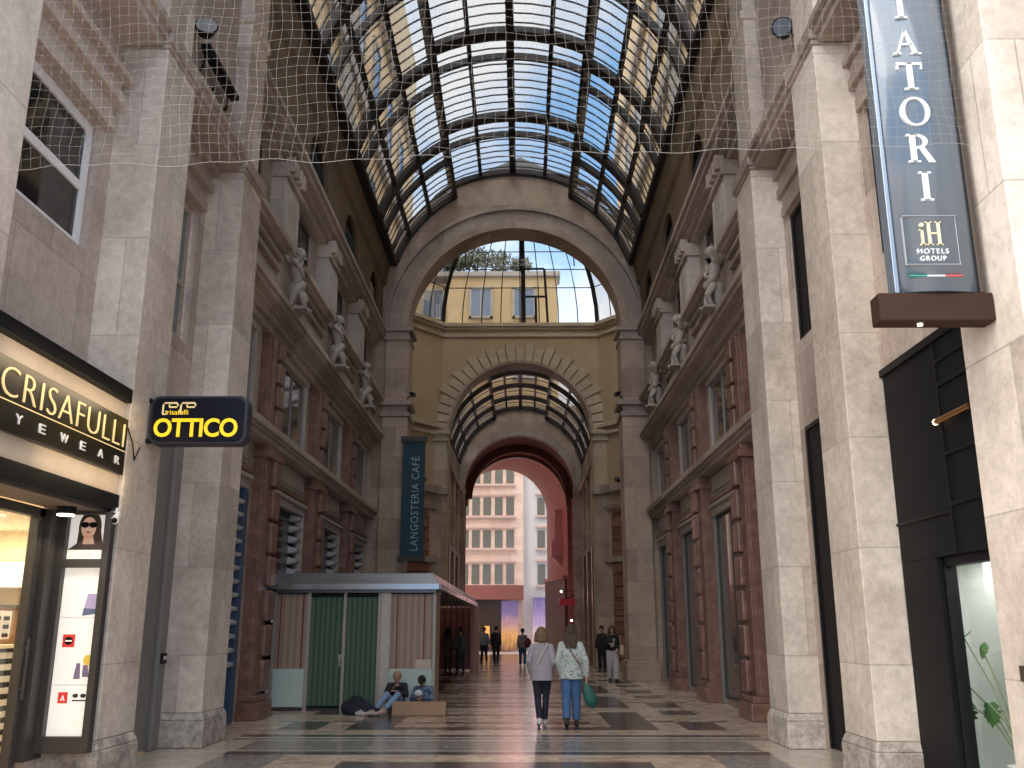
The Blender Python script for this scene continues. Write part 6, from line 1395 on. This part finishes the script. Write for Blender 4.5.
mb = MB(); mb.box(-2.42, -1.42, 18.30, 18.315, .03, .27); mb.box(-2.42, -1.42, 18.585, 18.6, 0.03, .22); mb.box(-2.42, -2.405, 18.315, 18.585, .03, .24); mb.box(-1.435, -1.42, 18.315, 18.585, .03, .24); mb.build('wall', M_CARD, t)
mb = MB(); mb.box(-2.42, -1.42, 18.30, 18.6, 0.0, .03); mb.build('bottom', C('cardboard_shade', (0.22, 0.13, 0.08)), t)
t = thing('duffel_bag', (-3.1, 18.7, 0), 'dark blue slumped bag on the floor left of the seated people', 'bag')
mb = MB(); limb(mb, [(-.22, 0, .13), (0, 0.02, .15), (.2, -.02, .10), (.36, -.05, .07)], [.13, .16, .11, .07], 12); mb.ball((-.1, .05, .26), .09, 10, 8); limb(mb, [(-.18, -.1, .07), (.15, -.16, .06)], [.08, .06])
mb.v = [(x, y, max(z, 0.0)) for x, y, z in mb.v]
baked('bag_body', mb, C('bag_navy', (0.012, 0.014, 0.03)), t, .014, 4)
mb = MB(); mb.tube([(-3.28, 18.55, .2), (-3.18, 18.5, .33), (-3.05, 18.52, .34), (-2.98, 18.58, .22)], .014, 6); mb.build('handle', C('bag_navy', (0.012, 0.014, 0.03)), t)
for i, (x, y, lab, c) in enumerate(((-3.02, 18.42, 'crumpled white paper bag in front of the dark blue bag', (0.55, 0.52, 0.50)), (-2.82, 18.40, 'small crumpled cream paper beside the shoes of the seated person', (0.55, 0.45, 0.40)))):
    rr = random.Random(i + 20); mb = MB()
    limb(mb, [(-.07, 0, .035), (.0, .02, .05), (.08, -.01, .03)], [.035, .05, .03], 8)
    o = baked('crumpled_paper', mb, C('paper_%d' % i, c), None, .012, 1); o.location = (x, y, 0.0)
    for v in o.data.vertices: v.co += Vector((rr.gauss(0, .006), rr.gauss(0, .006), rr.gauss(0, .006)))
    zmin = min(v.co.z for v in o.data.vertices); o.location.z = -zmin
    tag(o, lab, 'paper', 'crumpled papers')

# ------------------------------------------------------------------ statues
def statue(s, yc, lab):
    t = thing('statue', (0, 0, 0), lab, 'statue', 'statues on the gallery cornice')
    mb = MB()
    limb(mb, [(0, .08, .52), (0, .06, .70), (0, .02, .92)], [.11, .095, .12]); limb(mb, [(-.16, .02, 1.02), (0, .0, .98), (.16, .02, 1.02)], [.065, .10, .065]); limb(mb, [(0, .02, 1.05), (0, .08, 1.18)], [.05, .05])
    mb.ball((0, .11, 1.24), .095, 14, 10, sc=(.9, 1, 1.1)); mb.ball((0, .07, 1.28), .09, 12, 8)
    limb(mb, [(0, .20, 1.24), (0, .212, 1.22)], [.012, .015], 8)
    limb(mb, [(-.17, .02, 1.02), (-.30, .06, 1.16), (-.16, -.02, 1.36)], [.055, .045, .035]); limb(mb, [(.17, .02, 1.02), (.25, .16, .86), (.10, .2, .74)], [.055, .045, .035])
    hand(mb, (-.16, -.02, 1.36), (.5, -.3, .8), (0, 1, 0), 1, .9); hand(mb, (.10, .2, .74), (-.9, 0, -.3), (0, -1, 0), 1, .9)
    limb(mb, [(-.07, .08, .5), (-.10, .22, .30), (-.06, .12, .04), (-.06, .24, .02)], [.09, .065, .04, .03]); limb(mb, [(.07, .08, .5), (.05, .20, .28), (-.02, .26, .06), (-.02, .36, .03)], [.09, .065, .04, .03])
    baked('figure', mb, M_STATUE, t, .012, 3)
    mb = MB()
    limb(mb, [(-.12, .10, .62), (.06, .17, .54), (.14, .06, .40), (.12, -.02, .15)], [.07, .10, .10, .06]); limb(mb, [(.0, -.02, .5), (.06, -.04, .2)], [.12, .10])
    baked('drapery', mb, M_STATUE, t, .014, 4)
    mb = MB(); mb.box(-.24, .24, -.14, .32, 0, .05); o = mb.build('base', M_STATUE, t, bevel=.01)
    t.location = (gx(s, 4.30), yc, 7.78); t.rotation_euler = (0, 0, radians(90) if s > 0 else radians(-90)); t.scale = (1.0, 1.0, 1.02)
for s, sn in ((-1, 'left'), (1, 'right')):
    for k, yc in enumerate(PIL):
        statue(s, yc, 'pale stone figure leaning from the cornice of the %s gallery wall, %s from the entrance' % (sn, ordn[k]))
